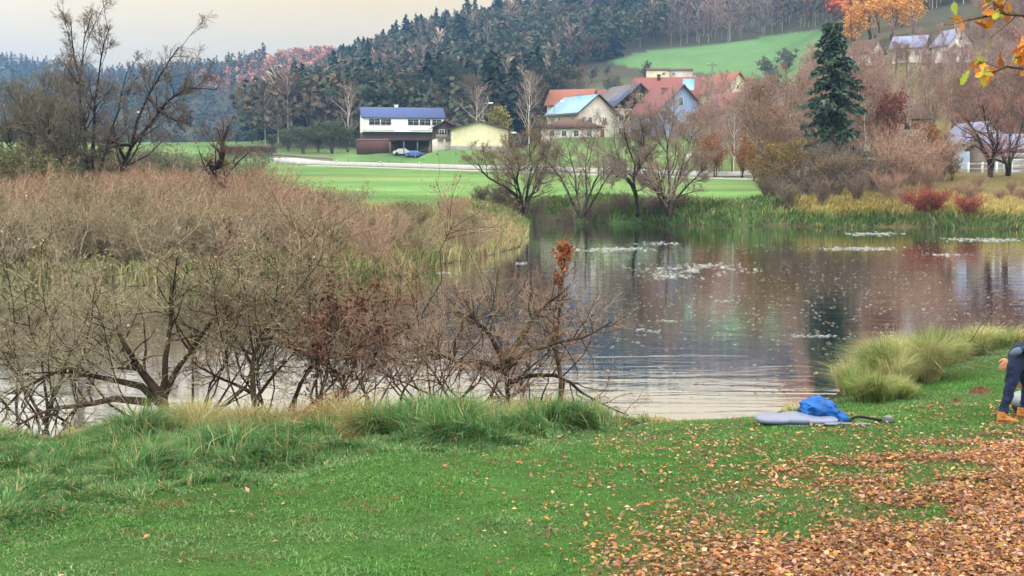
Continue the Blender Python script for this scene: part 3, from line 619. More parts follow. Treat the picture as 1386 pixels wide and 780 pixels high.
bank_tree('willow_tree', 'bare willow with one bent trunk between two multi stemmed willows', [[(863, 292), (860, 268), (857, 245), (860, 225), (848, 195), (842, 165)], [(858, 255), (849, 240), (838, 237), (828, 244)], [(859, 240), (870, 215), (872, 185), (866, 162)]], 99, 63, .2, cols=[S(122, 106, 94), S(108, 96, 84)], cnt=(16, 9, 7))
bank_tree('willow_tree', 'rightmost bare willow of the row, with a V of dark trunks', [[(904, 292), (898, 262), (890, 245), (880, 222), (862, 190)], [(906, 292), (912, 262), (920, 238), (926, 215), (940, 180)], [(905, 292), (906, 258), (905, 225), (900, 180), (893, 158)], [(903, 292), (893, 268), (886, 255), (872, 240)], [(908, 292), (920, 262), (938, 245), (955, 225)]], 99, 64, .2, cols=[S(120, 102, 90), S(106, 94, 84), S(128, 110, 92)], cnt=(13, 9, 7))
bank_tree('bare_tree', 'dark twin trunked bare tree before the glass roofed building', [[(1341, 252), (1341, 222), (1333, 208), (1326, 190), (1316, 172), (1306, 160)], [(1341, 232), (1344, 216), (1350, 193), (1351, 150)], [(1341, 228), (1346, 200), (1334, 170), (1330, 140)]], 110, 65, .3, cols=[S(132, 100, 92), S(118, 92, 84), S(140, 108, 96)], cnt=(10, 7, 3), up=.1)
bank_tree('bare_tree', 'rightmost dark bare tree before the garage at the right edge', [[(1365, 252), (1364, 232), (1362, 222), (1352, 197), (1345, 160)], [(1365, 240), (1368, 222), (1374, 202), (1382, 178), (1392, 150)], [(1365, 240), (1366, 205), (1366, 170)]], 111, 66, .24, cols=[S(132, 100, 92), S(118, 92, 84)], cnt=(10, 7, 3), up=.1)
# left group
bank_tree('bare_tree', 'tallest bare tree on the left with three upright dark stems', [[(128, 300), (127, 247), (120, 207), (107, 133), (110, 83), (117, 40), (126, 18)], [(126, 260), (123, 200), (127, 157), (133, 100), (137, 67), (152, 34)], [(120, 230), (110, 187), (107, 110), (97, 60), (95, 28)], [(130, 300), (133, 237), (143, 200), (160, 150), (171, 96)]], 84, 67, .2, cols=[S(84, 74, 66), S(98, 86, 74)], cnt=(15, 6, 5), lf=.3)
bank_tree('bare_tree', 'bare dark tree leaning right with a long arching limb', [[(152, 300), (162, 240), (177, 197), (190, 150), (207, 117), (230, 77), (242, 64)], [(178, 197), (187, 187), (207, 163), (230, 133), (253, 120), (294, 121)], [(180, 197), (165, 196), (147, 200), (138, 206)], [(200, 130), (215, 150), (240, 165), (262, 160)]], 84, 68, .2, cols=[S(84, 74, 66), S(98, 86, 74)], cnt=(15, 7, 5), lf=.32)
bank_tree('bare_tree', 'bare grey bushy tree at the far left edge', [[(47, 300), (47, 213), (48, 167), (44, 138)], [(50, 290), (60, 220), (66, 180), (70, 150)], [(40, 290), (30, 225), (10, 192), (-12, 188)], [(45, 290), (22, 230), (12, 190), (6, 150)]], 80, 69, .16, cols=[S(104, 98, 84), S(92, 88, 76)], cnt=(15, 9, 7))
bank_tree('bare_tree', 'bare grey bushy tree left of the tall three stemmed tree', [[(84, 300), (83, 213), (80, 175), (84, 140)], [(86, 290), (96, 220), (104, 180)], [(82, 290), (70, 230), (64, 200)]], 82, 70, .15, cols=[S(104, 98, 84), S(92, 88, 76)], cnt=(15, 9, 7))
bank_tree('pollard_tree', 'short knobbly pollard stump with few crooked shoots', [[(293, 300), (293, 253), (289, 232), (300, 217), (294, 200)], [(296, 225), (303, 207), (301, 195), (308, 172)], [(290, 232), (284, 222), (276, 226)]], 78, 71, .34, cols=[S(92, 72, 60)], cnt=(7, 5, 4))
tree_l = leafy('willow_bush', 'olive green willow bush at the left edge', 4.2, 72, [S(112, 118, 78), S(96, 106, 74), S(124, 124, 82)], n_=4200, size=.14, nst=9, spread=.45, cat='bush')
multi(tree_l, [(30, 74, .95), (75, 78, .8, 'smaller olive green willow bush beside the left edge bush'), (-10, 72, 1, 'olive green willow bush cut by the left edge')])
# ------------------------------------------------------------------ brush of the peninsula across the inlet
RB = [S(164, 136, 116), S(146, 122, 104), S(176, 150, 126)]; OL = [S(150, 134, 112), S(130, 118, 100), S(160, 144, 118)]
q1 = brush('reed_bush', 'reddish brown leafless bush on the overgrown spit', 2.6, 81, RB, [S(140, 104, 72)], 500, .08)
q2 = brush('reed_bush', 'olive grey leafless bush on the overgrown spit', 2.5, 82, OL, [S(130, 124, 86), S(112, 112, 78)], 900, .08)
q3 = brush('reed_bush', 'dark green leafy bush on the overgrown spit', 2.1, 83, OL, [S(84, 96, 58), S(98, 104, 62)], 2200, .09)
sA, sB, sC = [], [], []
for k in range(230):
    Y_ = 42 + 50 * rg.random() ** 1.3; px_ = rg.uniform(-60, 700); x_ = (px_ - CX) / F * Y_
    d_ = float(sdist(np.array([x_]), np.array([Y_]), RIVER)[0])
    if d_ < .4: continue
    if px_ > 330 and Y_ > 74: continue
    if px_ > 470 and Y_ > 56 and rg.random() < .5: continue
    h_ = rg.uniform(.6, 1.05) * np.interp(px_, [0, 300, 420, 560, 700], [1, 1, .95, .7, .5])
    (sA if Y_ > 54 and px_ < 440 and rg.random() < .85 or rg.random() < .25 else (sC if px_ > 430 and rg.random() < .5 else sB)).append((px_, Y_, h_))
SZ = ([130, 300, 450], ['on the spit left of the tall bare trees', 'on the spit in front of the tall bare trees', 'on the spit right of the pollard stump', 'on the narrow right end of the spit'])
zoned(q1, sA[:100], 'reddish brown leafless bush', 'reddish brown bushes', *SZ, .78); zoned(q2, sB[:100], 'olive grey bush', 'olive grey bushes', *SZ, .78); zoned(q3, sC[:40], 'dark green bush', 'dark green bushes', *SZ, .6)
vs = [(rg.uniform(-30, 330), rg.uniform(88, 118), rg.uniform(.8, 1.35)) for _ in range(34)]
q5 = brush('scrub_bush', 'grey green scrub bush behind the tall bare trees', 2.7, 85, [S(128, 124, 108), S(112, 110, 98)], [S(106, 116, 86), S(92, 104, 80)], 1300, .12)
zoned(q5, vs, 'grey green scrub bush', 'grey green scrub bushes', [120, 240], ['behind the bushy trees at the left edge', 'behind the tall bare trees', 'behind the pollard stump'], 1.1)
q4 = brush('reed_bush', 'dark maroon brown bush beside the pollard stump', 2.6, 84, [S(108, 78, 70), S(92, 68, 62)], [S(112, 70, 58)], 900, .09)
multi(q4, [(312, 76, 1.0), (336, 74, .8, 'smaller dark maroon bush right of the pollard stump'), (262, 78, .8, 'dark maroon bush left of the pollard stump'), (520, 50, .6, 'dark brown bush near the right end of the spit'), (120, 66, .7, 'dark brown bush in the reeds in front of the tall bare trees')])
print('spit bushes', len(sA), len(sB), len(sC))

# ------------------------------------------------------------------ grasses: uncountable, one object each
def blades(name, label, X, Y, H, cols, seed, width=.008, lean=.35, clump=None, jit=.2, kind='stuff', base=None, cbias=None, cat='grass', segs=3, zoff=0.0, parent=None):
    rq = np.random.default_rng(seed); n_ = len(X); Z = height(X, Y) - .02 + zoff
    a = rq.uniform(0, 6.283, n_) if clump is None else clump + rq.normal(0, .7, n_)
    ln = np.abs(rq.normal(lean, lean * .5, n_)); d = np.stack([np.cos(a), np.sin(a), np.zeros(n_)], 1)
    wv_ = rq.uniform(0, 6.283, n_); w_ = np.stack([np.cos(wv_), np.sin(wv_), np.zeros(n_)], 1) * (width * rq.uniform(.6, 1.4, n_))[:, None]
    p0 = np.stack([X, Y, Z], 1); h3 = H[:, None]; up = np.array([0, 0, 1.])
    p1 = p0 + up * h3 * .55 + d * (ln[:, None] * h3 * .25); p2 = p0 + up * h3 * (1 - .35 * ln[:, None]) + d * (ln[:, None] * h3 * .95)
    V = np.stack([p0 - w_, p0 + w_, p1 + w_ * .75, p1 - w_ * .75, p2], 1).reshape(-1, 3)
    b_ = np.arange(n_)[:, None] * 5; Q = b_ + np.array([0, 1, 2, 3]); T = b_ + np.array([3, 2, 4])
    C = np.asarray(cols) if np.ndim(cols) == 2 and len(cols) == n_ else pal(rq, n_, cols, jit)
    so = Soup(); so.add(V, Q, T, np.repeat(C, 5, 0)); o = so.obj(name, M_LEAF, parent)
    return tag(o, label, cat, kind=kind) if parent is None else o
def near_pts(n_, y1, y2, d1, d2, seed, pxl=(-60, 1450), wy=1.0):
    rq = np.random.default_rng(seed); Y = np.sqrt(rq.uniform(y1 * y1, y2 * y2, n_)); px_ = rq.uniform(*pxl, n_); X = (px_ - CX) / F * Y
    d = sdist(X, Y, RIVER); k = (d > d1) & (d < d2) & (Y < 34 + np.clip(X - 8, 0, 40) * .4); return X[k], Y[k], d[k], px_[k]
G1 = [S(80, 134, 60), S(92, 148, 66), S(68, 114, 54), S(106, 148, 82), S(90, 126, 70)]
G2 = [S(106, 144, 96), S(90, 128, 78), S(72, 110, 60), S(120, 142, 96), S(142, 146, 104)]
X, Y, d, px_ = near_pts(430000, 7.6, 24, .2, 40, 91)
kq = np.random.default_rng(92).random(len(X)) > np.clip(litter(*proj(X, Y, np.full(len(X), .55)), X, Y), 0, .75); X, Y, d, px_ = X[kq], Y[kq], d[kq], px_[kq]
Hn = rng.uniform(.025, .06, len(X)) * (.7 + .8 * fbm(X * 1.1, Y * 1.1, 51))
rq = np.random.default_rng(3); mixn = fbm(X * .45 + 3, Y * .9, 52)
bright = sm(2.2, 3.8, d) * sm(7.5, 5, d)                     # brighter strip beside the tall grass
ca = pal(rq, len(X), G1, .2); cb = pal(rq, len(X), G2, .2); t_ = (sm(.38, .62, mixn) * (1 - .7 * bright))[:, None]
worn = (sm(.6, .72, fbm(X * 1.5 + 9, Y * 2.6, 53)) * (rq.random(len(X)) < .55))[:, None]; tuft = (.72 + .56 * fbm(X * 2.2, Y * 3.5, 59))[:, None]
lc_ = (ca * (1 - t_) + cb * t_) * tuft; lc_ = lc_ * (1 - worn) + pal(rq, len(X), [S(140, 126, 84), S(118, 104, 70)], .15) * worn
Hn = Hn * (.6 + .8 * fbm(X * 2.2, Y * 3.5, 59))
blades('lawn_grass', 'short mown green grass of the near river bank', X, Y, Hn, lc_, 92, .006, .9)
# tall grass along the near shore, left and middle
X, Y, d, px_ = near_pts(430000, 8.6, 21, -.15, 8, 93, (-60, 905))
wdt = np.interp(px_, [0, 200, 500, 700, 860, 905], [6.6, 5.2, 3.7, 2.9, 1.4, .4]) * (.72 + .56 * fbm(X * .7, Y * .7, 54)); k = (d < wdt) & (fbm(X * 2.2, Y * 2.2, 65, 2) > .3); X, Y, d, px_ = X[k], Y[k], d[k], px_[k]
hN = fbm(X * 1.3, Y * 1.3, 55); Ht = (.14 + .62 * sm(.25, .8, hN)) * np.interp(px_, [0, 120, 190], [.4, .45, 1]) * rng.uniform(.6, 1.2, len(X)) * np.interp(px_, [0, 600, 760, 880, 905], [1.0, 1.0, .95, .5, .25]) * (.68 + .32 * sm(2.4, .8, d)) * sm(0, .35, (wdt[k] - d) / wdt[k]) + .05
GA = [S(84, 134, 72), S(66, 112, 60), S(106, 148, 92), S(80, 118, 74)]; GB = [S(176, 164, 118), S(160, 152, 106), S(190, 176, 130), S(142, 144, 92)]; GC = [S(140, 108, 76), S(156, 124, 84)]
ca = pal(rq, len(X), GA, .2); cb = pal(rq, len(X), GB, .15); cc = pal(rq, len(X), GC, .15)
t_ = (sm(1.7, .5, d) * (rq.random(len(X)) < (.3 + .7 * sm(.35, .58, fbm(X * .8, Y * .8, 56)))))[:, None]; t2 = ((fbm(X * 1.1, Y * 1.1, 57) > .62) & (rq.random(len(X)) < .5))[:, None]
t_ = np.maximum(t_, (rq.random(len(X)) < .14)[:, None])
cl = ca * (1 - t_) + cb * t_; cl = np.where(t2, cc, cl)
blades('bank_grass', 'tall tangled green and straw grass along the near water edge', X, Y, Ht, cl, 94, .008, .75, clump=6.28 * fbm(X * 1.6, Y * 1.6, 58, 2) * 2.5)
# single straw tussocks on the near bank
def tussock(label, px_c, Yc, rx, h_, n_, cols, seed, lean=.6):
    rq = np.random.default_rng(seed); xc = (px_c - CX) / F * Yc; nt_ = 22
    ta = rq.uniform(0, 6.283, nt_); tr = rx * np.sqrt(rq.random(nt_)); tx, ty = tr * np.cos(ta), tr * np.sin(ta); th_ = rq.uniform(.45, 1.15, nt_); tl = ta + rq.normal(0, .8, nt_); tc_ = pal(rq, nt_, cols, .15)
    i_ = rq.integers(0, nt_, n_); a = rq.uniform(0, 6.283, n_); r_ = rx * .16 * np.sqrt(rq.random(n_)); X = xc + tx[i_] + r_ * np.cos(a); Y = Yc + ty[i_] + r_ * np.sin(a)
    H = h_ * th_[i_] * rq.uniform(.5, 1.1, n_); C_ = tc_[i_] * .6 + pal(rq, n_, cols, .2) * .4
    o = blades('grass_tussock', label, X, Y, H, C_, seed + 1, .006, lean * 1.15, clump=tl[i_] + (a - tl[i_]) * .35, kind=None, cat='grass tussock'); return o
ST_ = [S(190, 184, 136), S(172, 170, 118), S(146, 156, 98), S(204, 196, 152)]; GT = [S(110, 140, 66), S(96, 128, 58), S(136, 150, 80)]
TL = [('straw yellow tussock hanging over the water beside the blue bag', 1188, 19.7, .5, .75, 5000, ST_ + GT), ('tallest pale green tussock on the bank at the right of the pool', 1222, 20.6, .62, 1.05, 7000, ST_ + GT),
      ('green tussock spilling towards the lawn below the tallest pale tussock', 1200, 18.6, .42, .55, 4000, GT + ST_[:2]), ('pale straw tussock right of the tallest pale green tussock', 1268, 22.2, .6, .8, 5000, ST_ + GT),
      ('thin straw tussock behind the brown molehill', 1305, 23.5, .6, .6, 4000, ST_ + GT), ('low pale tussock between the molehill and the person', 1340, 24.5, .7, .6, 4000, ST_ + GT[:1]),
      ('small dry tussock at the water edge left of the blue bag', 1082, 17.6, .22, .26, 900, ST_), ('dark green tussock in the middle of the near bank below the branches', 700, 17.2, .5, .62, 4500, GT + GA),
      ('leaning green tussock where the tall grass ends by the open water', 770, 17.2, .5, .42, 3800, GA), ('rust brown tussock below the crossing branches', 655, 17.6, .35, .55, 2500, GC + ST_[:1]),
      ('yellow reed tussock at the foot of the left crooked willow', 165, 16.2, .45, .42, 2500, ST_ + GT), ('yellow reed tussock below the middle shrubs', 400, 16.7, .5, .45, 2800, ST_ + GT)]
for k, t_ in enumerate(TL): tussock(*t_[:6], t_[6], 400 + k * 3)
# reeds of the spit and the far bank
rq = np.random.default_rng(17); n_ = 120000
Y = 41 + 62 * rq.random(n_) ** 1.25; px_ = rq.uniform(-80, 730, n_); X = (px_ - CX) / F * Y; d = sdist(X, Y, RIVER); k = (d > 0.0) & ((Y < 84) | (px_ > 600)); X, Y, px_, d = X[k], Y[k], px_[k], d[k]
ca = pal(rq, len(X), [S(158, 150, 108), S(134, 136, 92), S(116, 126, 80), S(172, 160, 118)], .15); cb = pal(rq, len(X), [S(170, 124, 98), S(152, 114, 92), S(182, 140, 106)], .15); cg = pal(rq, len(X), [S(84, 104, 56), S(98, 116, 60)], .15)
nn = fbm(X / 5, Y / 7, 61); w1 = sm(58, 70, Y) * sm(560, 420, px_); t_ = (rq.random(len(X)) < w1 * .85 + .08)[:, None]; t2 = ((nn < .5) & (rq.random(len(X)) < .7))[:, None]
blades('reed_grass', 'dry straw and russet reeds covering the overgrown spit', X, Y, rq.uniform(.35, 1.15, len(X)) * np.interp(px_, [0, 500, 640, 730], [1.15, 1, .8, .55]) * (.6 + .8 * fbm(X / 3, Y / 3, 62)), np.where(t_, cb, np.where(t2, cg, ca)), 95, .03, .4)
n_ = 90000; px_ = rq.uniform(640, 1460, n_); Y = 82 + 30 * rq.random(n_); X = (px_ - CX) / F * Y; d = sdist(X, Y, RIVER); k = (d > 0) & (d < np.interp(px_, [640, 1000, 1050, 1460], [6, 6, 9, 13])) & (Y > 80); X, Y, px_, d = X[k], Y[k], px_[k], d[k]
ca = pal(rq, len(X), [S(82, 118, 62), S(98, 128, 68), S(68, 98, 56), S(112, 116, 76)], .2); cb = pal(rq, len(X), [S(188, 166, 104), S(172, 156, 96), S(158, 150, 88)], .12)
t_ = (rq.random(len(X)) < sm(1030, 1100, px_) * sm(.9, 2.6, d) * .9 + .04)[:, None]
blades('far_bank_grass', 'green and straw coloured grass along the far bank', X, Y, rq.uniform(.25, .8, len(X)) * (.6 + .8 * fbm(X / 2, Y / 2, 63)), np.where(t_, cb, ca), 96, .04, .8, clump=6.28 * fbm(X / 4, Y / 4, 64) * 2)
# ------------------------------------------------------------------ near shrubs leaning over the water
TW = [S(148, 132, 112), S(128, 116, 100), S(162, 146, 122), S(112, 100, 86)]; TWO = [S(150, 142, 122), S(132, 126, 108), S(164, 154, 132)]; TWR = [S(162, 136, 120), S(142, 120, 108), S(174, 146, 126)]
BARKN = [S(62, 52, 42), S(74, 62, 48), S(54, 46, 38)]
def near_shrub(label, stems_px, Y, seed, r0, twig, H, nshoot, spread, leafspec=None, cnt=(11, 7, 5), Yvar=.5, base_px=None, lf=.5, shoot_lean=(0, 0)):
    rq = np.random.default_rng(seed); st = []
    for k, s_ in enumerate(stems_px):
        pts = [P(a, b_, Y + rq.uniform(-Yvar, Yvar) * min(k_ / 2, 1)) for k_, (a, b_) in enumerate(s_)]
        st.append(stem(pts, r0 * (1 if k == 0 else .7) * rq.uniform(.8, 1.1), r0 * .12, 9, rq, .03))
    bp = stems_px[0][0] if base_px is None else base_px; b0 = P(bp[0], bp[1], Y); g = gz(b0[0], Y); 
    nshoot = max(2, int(nshoot * .33))
    for k in range(nshoot):       # slender upright shoots
        a = rq.uniform(0, 6.283); rr_ = rq.uniform(.4, 1.35) * spread; hh = H * rq.uniform(.5, .98); ox, oy = rr_ * math.cos(a) + shoot_lean[0], rr_ * .7 * math.sin(a) + shoot_lean[1]
        z0 = max(g, 0) - .15
        pts = [(b0[0] + ox * .08, b0[1] + oy * .1, z0), (b0[0] + ox * .7, b0[1] + oy * .6, z0 + hh * .3), (b0[0] + ox * 1.1, b0[1] + oy * .95, z0 + hh * .68), (b0[0] + ox * 1.15, b0[1] + oy * 1.15, z0 + hh)]
        st.append(stem(pts, .022 * rq.uniform(.6, 1.2), .005, 9, rq, .08))
    return woody('shoreline_shrub', label, 'shrub', st, seed, [dict(count=cnt[0] + 7, lf=lf * .95, ang=(30, 80), up=.06, n=6, t0=.34, rmin=.006, curve=.24), dict(count=cnt[1] - 1, lf=.55, ang=(25, 75), up=.02, n=5, rmin=.0038, t0=.2, curve=.24), dict(count=cnt[2] - 1, lf=.6, ang=(25, 65), up=.05, n=4, rmin=.0026, t0=.15, curve=.24)],
                 None, BARKN, twig, leafspec, base=(b0[0], b0[1], max(g, 0) - .1), sides=6)
OLF = [S(154, 148, 106), S(138, 136, 96), S(166, 156, 116)]; BRF = [S(112, 70, 52), S(96, 60, 46), S(128, 84, 60)]
near_shrub('crooked dark willow with a thick trunk bending left over the water', [[(222, 560), (219, 537), (200, 512), (185, 493), (170, 468), (150, 430)], [(214, 545), (190, 524), (146, 512), (97, 500), (50, 512), (29, 527), (0, 561)], [(219, 545), (240, 500), (268, 460), (300, 420), (335, 385)], [(205, 545), (170, 540), (136, 544), (63, 556), (10, 585)], [(218, 540), (225, 480), (232, 420), (240, 350)]], 17.2, 101, .085, TWO, 2.9, 14, 1.5, [dict(n=1300, size=.045, cols=OLF, spread=.03)], shoot_lean=(-.2, .4))
near_shrub('pale stemmed olive shrub spreading at the left edge over the inlet', [[(60, 575), (75, 530), (88, 498), (102, 463), (127, 415), (141, 375)], [(73, 561), (95, 575), (120, 592)], [(60, 570), (30, 520), (5, 480), (-20, 450)], [(65, 560), (60, 500), (40, 440), (30, 380)]], 17.6, 102, .04, TWO, 2.8, 16, 1.4, [dict(n=1500, size=.045, cols=OLF, spread=.03)])
near_shrub('dark slender shrub with a straight trunk and long right leaning limb', [[(348, 570), (346, 541), (343, 502), (346, 468), (370, 434), (404, 395), (430, 355)], [(345, 535), (318, 520), (292, 510), (275, 500), (258, 490)], [(344, 500), (330, 475), (312, 448), (300, 410)], [(346, 540), (370, 510), (395, 480), (420, 455)]], 17.4, 103, .05, TW, 2.9, 14, 1.3, [dict(n=1500, size=.045, cols=OLF + BRF[:1], spread=.03)])
near_shrub('dark shrub with clusters of withered maroon leaves', [[(394, 575), (394, 551), (409, 512), (424, 488), (440, 455), (455, 420)], [(398, 560), (400, 528), (426, 492), (436, 476), (452, 438)], [(410, 560), (450, 520), (480, 470), (490, 430)]], 17.5, 104, .045, TWR, 2.7, 12, 1.2, [dict(n=900, size=.06, cols=BRF, spread=.04, lev=2), dict(n=1800, size=.07, cols=[S(98, 58, 50), S(84, 50, 46)], spread=.05, lev=1, t0=.5)])
near_shrub('grey twiggy shrub between the maroon leaved shrub and the crossing branches', [[(500, 580), (498, 540), (480, 500), (470, 460)], [(505, 575), (520, 530), (548, 490), (560, 440)], [(500, 570), (470, 540), (450, 500)]], 17.8, 105, .03, TW, 2.75, 16, 1.3)
near_shrub('low shrub of dark crossing branches over the water', [[(612, 575), (610, 543), (590, 507), (564, 476), (533, 461)], [(540, 575), (543, 533), (574, 487), (580, 455)], [(612, 560), (575, 530), (540, 515), (500, 505)], [(600, 570), (640, 520), (660, 480)]], 17.6, 106, .035, TWR, 2.3, 14, 1.2, cnt=(10, 7, 5))
near_shrub('mossy cut stump sending long low branches right over the pool', [[(687, 575), (687, 530), (686, 500), (690, 482)], [(687, 500), (708, 476), (754, 466), (790, 455), (828, 438)], [(686, 498), (661, 450), (640, 430), (610, 420)], [(688, 490), (715, 440), (735, 415), (760, 398)], [(687, 520), (720, 505), (760, 510), (800, 540), (850, 562)], [(686, 500), (650, 490), (610, 488), (570, 470)]], 17.7, 107, .075, TWR, 1.7, 9, 1.0, cnt=(10, 6, 4))
near_shrub('brown feathery shrub in the middle rising behind the crossing branches', [[(585, 560), (575, 480), (565, 420), (560, 370)], [(590, 560), (610, 470), (640, 410)]], 18.6, 108, .025, [S(140, 116, 92), S(126, 104, 84), S(154, 128, 100)], 2.35, 20, 1.3, cnt=(12, 7, 5))
near_shrub('grey olive shrub standing behind the crooked dark willow', [[(260, 575), (262, 480), (256, 400), (262, 330)]], 18.4, 109, .025, TWO, 3.0, 20, 1.5, [dict(n=1200, size=.04, cols=OLF, spread=.03)], cnt=(12, 7, 5))
near_shrub('russet grey shrub rising above its neighbours in the middle left', [[(430, 575), (425, 480), (410, 400), (405, 310)]], 18.6, 110, .025, TWR, 3.1, 18, 1.3, [dict(n=1500, size=.045, cols=[S(140, 108, 80), S(126, 98, 74)], spread=.03)], cnt=(12, 7, 5))
near_shrub('straw brown twiggy shrub filling the left edge behind the pale stemmed shrub', [[(20, 575), (25, 480), (10, 400)]], 19.0, 111, .025, TWO, 2.7, 18, 1.5, [dict(n=1300, size=.045, cols=OLF, spread=.03)], cnt=(12, 7, 5))
near_shrub('thin grey shrub left of the rust topped dead trunk', [[(720, 570), (712, 480), (700, 420)]], 18.8, 112, .02, TWR, 2.1, 12, .9, cnt=(9, 6, 4))
near_shrub('bare bramble arching over the bank left of the person', [[(1290, 500), (1278, 478), (1262, 470), (1250, 484)], [(1292, 500), (1300, 468), (1318, 460), (1330, 480)], [(1290, 500), (1290, 470), (1282, 455)], [(1294, 500), (1310, 480), (1322, 470), (1326, 492)]], 23.0, 113, .02, [S(140, 130, 116), S(122, 112, 100)], .8, 8, .5, cnt=(7, 5, 3))
# dead trunk with a rust coloured top
st_ = [pst([(762, 560), (759, 528), (754, 461), (757, 420), (760, 389), (764, 345)], 18.0, .04, .026, 10, 5, .05), pst([(760, 400), (757, 385), (753, 372)], 18.0, .025, .01, 10, 6, .05)]
woody('dead_trunk', 'slim dead trunk in the water topped with a tuft of rust red leaves', 'dead tree', st_, 121, [dict(count=14, lf=.1, ang=(20, 70), up=.1, n=4, t0=.5, rmin=.006, taper=-.2)], None, [S(92, 72, 60), S(80, 64, 54)], [S(110, 80, 62)],
      [dict(n=230, size=.06, cols=[S(150, 96, 72), S(134, 82, 62), S(160, 110, 84)], t0=.0, spread=.03, lev=1)], base=P(762, 560, 18.0))
_fo = bpy.data.objects[[o.name for o in bpy.data.objects if o.name.startswith('foliage')][-1]]
so = Soup(); rq = np.random.default_rng(122); c0 = P(764, 342, 18.0) - np.array(_fo.parent.location)
leaves(so, c0 + rq.normal(0, 1, (420, 3)) * np.array([.05, .05, .085]), rq, .075, [S(160, 94, 64), S(142, 82, 58), S(172, 112, 78)], .4); kk = so.obj('foliage', M_LEAF, _fo.parent)
# a dead log lying on the spit and a pale one in the water
def log(name, label, pts, r, c, seed):
    so = Soup(); rq = np.random.default_rng(seed); p, r_ = stem(pts, r, r * .4, 9, rq, .04); tubes(so, p, r_, 7, c)
    PP_, RR2 = spawn(p[None], r_[None], rq, 5, .25, (30, 70), .3, 4, .5, .2, .3, .01); tubes(so, PP_, RR2, 4, c)
    me = so.mesh(name, True); me.materials.append(M_BARK); tag(link(name, me), label, 'log')
a_, b_ = P(330, 316, 58), P(378, 323, 57); log('bleached_log', 'bleached fallen log lying in the brush of the spit', [a_ + (0, 0, 0), (a_ + b_) / 2 + (0, 0, .15), b_], .12, S(190, 184, 170), 5)

# ------------------------------------------------------------------ fallen leaves and things floating
rq = np.random.default_rng(31); n_ = 360000; Y = np.sqrt(rq.uniform(7.6 ** 2, 17.2 ** 2, n_)); px_ = rq.uniform(-20, 1420, n_); X = (px_ - CX) / F * Y
py_ = proj(X, Y, np.full(n_, .55))[1]
dens = litter(px_, py_, X, Y) * .5
dens = np.maximum(dens, .006 * (px_ > 600) + .0012 + .05 * sm(650, 1000, px_) * (fbm(X * 2, Y * 2, 76) > .5)); k = rq.random(n_) < dens; X, Y = X[k], Y[k]; Z = height(X, Y) + rq.uniform(.012, .05, len(X))
so = Soup(); leaves(so, np.stack([X, Y, Z], 1), rq, .044, [S(188, 134, 100), S(168, 112, 78), S(190, 146, 112), S(142, 96, 70), S(186, 142, 82), S(136, 108, 94), S(196, 166, 146), S(170, 134, 76), S(160, 124, 108), S(106, 80, 66)], .62, flat=.7, jit=.26, sr=(.4, 1.6))
tag(so.obj('fallen_leaves', M_LEAF), 'tan and rust autumn leaves strewn over the grass at the lower right', 'leaf litter', kind='stuff')
print('fallen', len(X))
n_ = 3000; Y = 20 + 48 * rq.random(n_) ** .8; px_ = 760 + 640 * rq.random(n_) ** .8; X = (px_ - CX) / F * Y; d = sdist(X, Y, RIVER); k = (d < -.1) & (fbm(X / 2.5, Y / 5, 73) > .36)
X, Y = X[k], Y[k]; so = Soup(); leaves(so, np.stack([X, Y, np.full(len(X), .006)], 1), rq, .1, [S(150, 150, 142), S(132, 128, 116), S(122, 112, 88)], .8, flat=3, nrm=np.array([0, 0, 12.]))
def patch(px_, py_, wpx, hpx, n_):
    global so
    n_ = int(n_ * .75); a = rq.normal(0, .55, n_); b_ = rq.normal(0, .5, n_); kk = vnoise(a * 5 + px_, b_ * 3, 5) > .42; a, b_ = a[kk], b_[kk]; n_ = len(a)
    p = [PZ(px_ + wpx * u * .5, py_ + hpx * v * .5) for u, v in zip(a, b_)]; p = np.array(p)
    leaves(so, np.column_stack([p, np.full(n_, .008)]), rq, .0055 * PZ(px_, py_)[1] * .6, [S(166, 170, 168), S(146, 150, 148), S(176, 176, 168)], .9, flat=3, nrm=np.array([0, 0, 12.]))
for q in [(826, 338, 90, 5, 500), (940, 366, 130, 14, 420), (960, 360, 60, 7, 160), (905, 374, 60, 6, 200), (900, 330, 40, 4, 100), (1160, 337, 90, 5, 400), (1180, 317, 60, 4, 300), (1330, 325, 90, 5, 500), (600, 370, 16, 2, 60), (707, 357, 10, 2, 50), (708, 297.5, 16, 1.5, 60), (870, 447, 50, 4, 40), (905, 435, 40, 3, 30), (985, 408, 40, 3, 30), (1100, 455, 90, 4, 70), (1285, 345, 50, 3, 80)]:
    patch(*q)
tag(so.obj('floating_leaves', M_LEAF), 'pale leaves and scum drifting on the river surface', 'floating leaves', kind='stuff')

# ------------------------------------------------------------------ boxes and buildings
def boxv(so, lo, hi, C=(1, 1, 1), M=None):
    v = np.array([(x, y, z) for z in (lo[2], hi[2]) for y in (lo[1], hi[1]) for x in (lo[0], hi[0])], float)
    if M is not None: v = v @ np.array(M.to_3x3()).T + np.array(M.translation)
    so.add(v, [(0, 2, 3, 1), (4, 5, 7, 6), (0, 1, 5, 4), (2, 6, 7, 3), (0, 4, 6, 2), (1, 3, 7, 5)], C=C)
def part(name, m, parent, *boxes):
    so = Soup()
    for b_ in boxes: boxv(so, b_[0], b_[1])
    return so.obj(name, m, parent)
W_WHITE = mat('white_plaster', S(236, 236, 234), .9, .06, 1.5, .2, 30); W_CREAM = mat('cream_plaster', S(228, 220, 184), .9, .07, 1.5, .2, 30)
W_STONE = mat('pale_render', S(214, 206, 194), .9, .12, 1.2, .3, 20); W_BLUE = mat('blue_render', S(146, 166, 206), .9, .06, 1.5, .2, 30); W_DARK = mat('dark_boards', S(74, 60, 54), .85, .2, 3, .4, 20, stretch=(1, 1, 6))
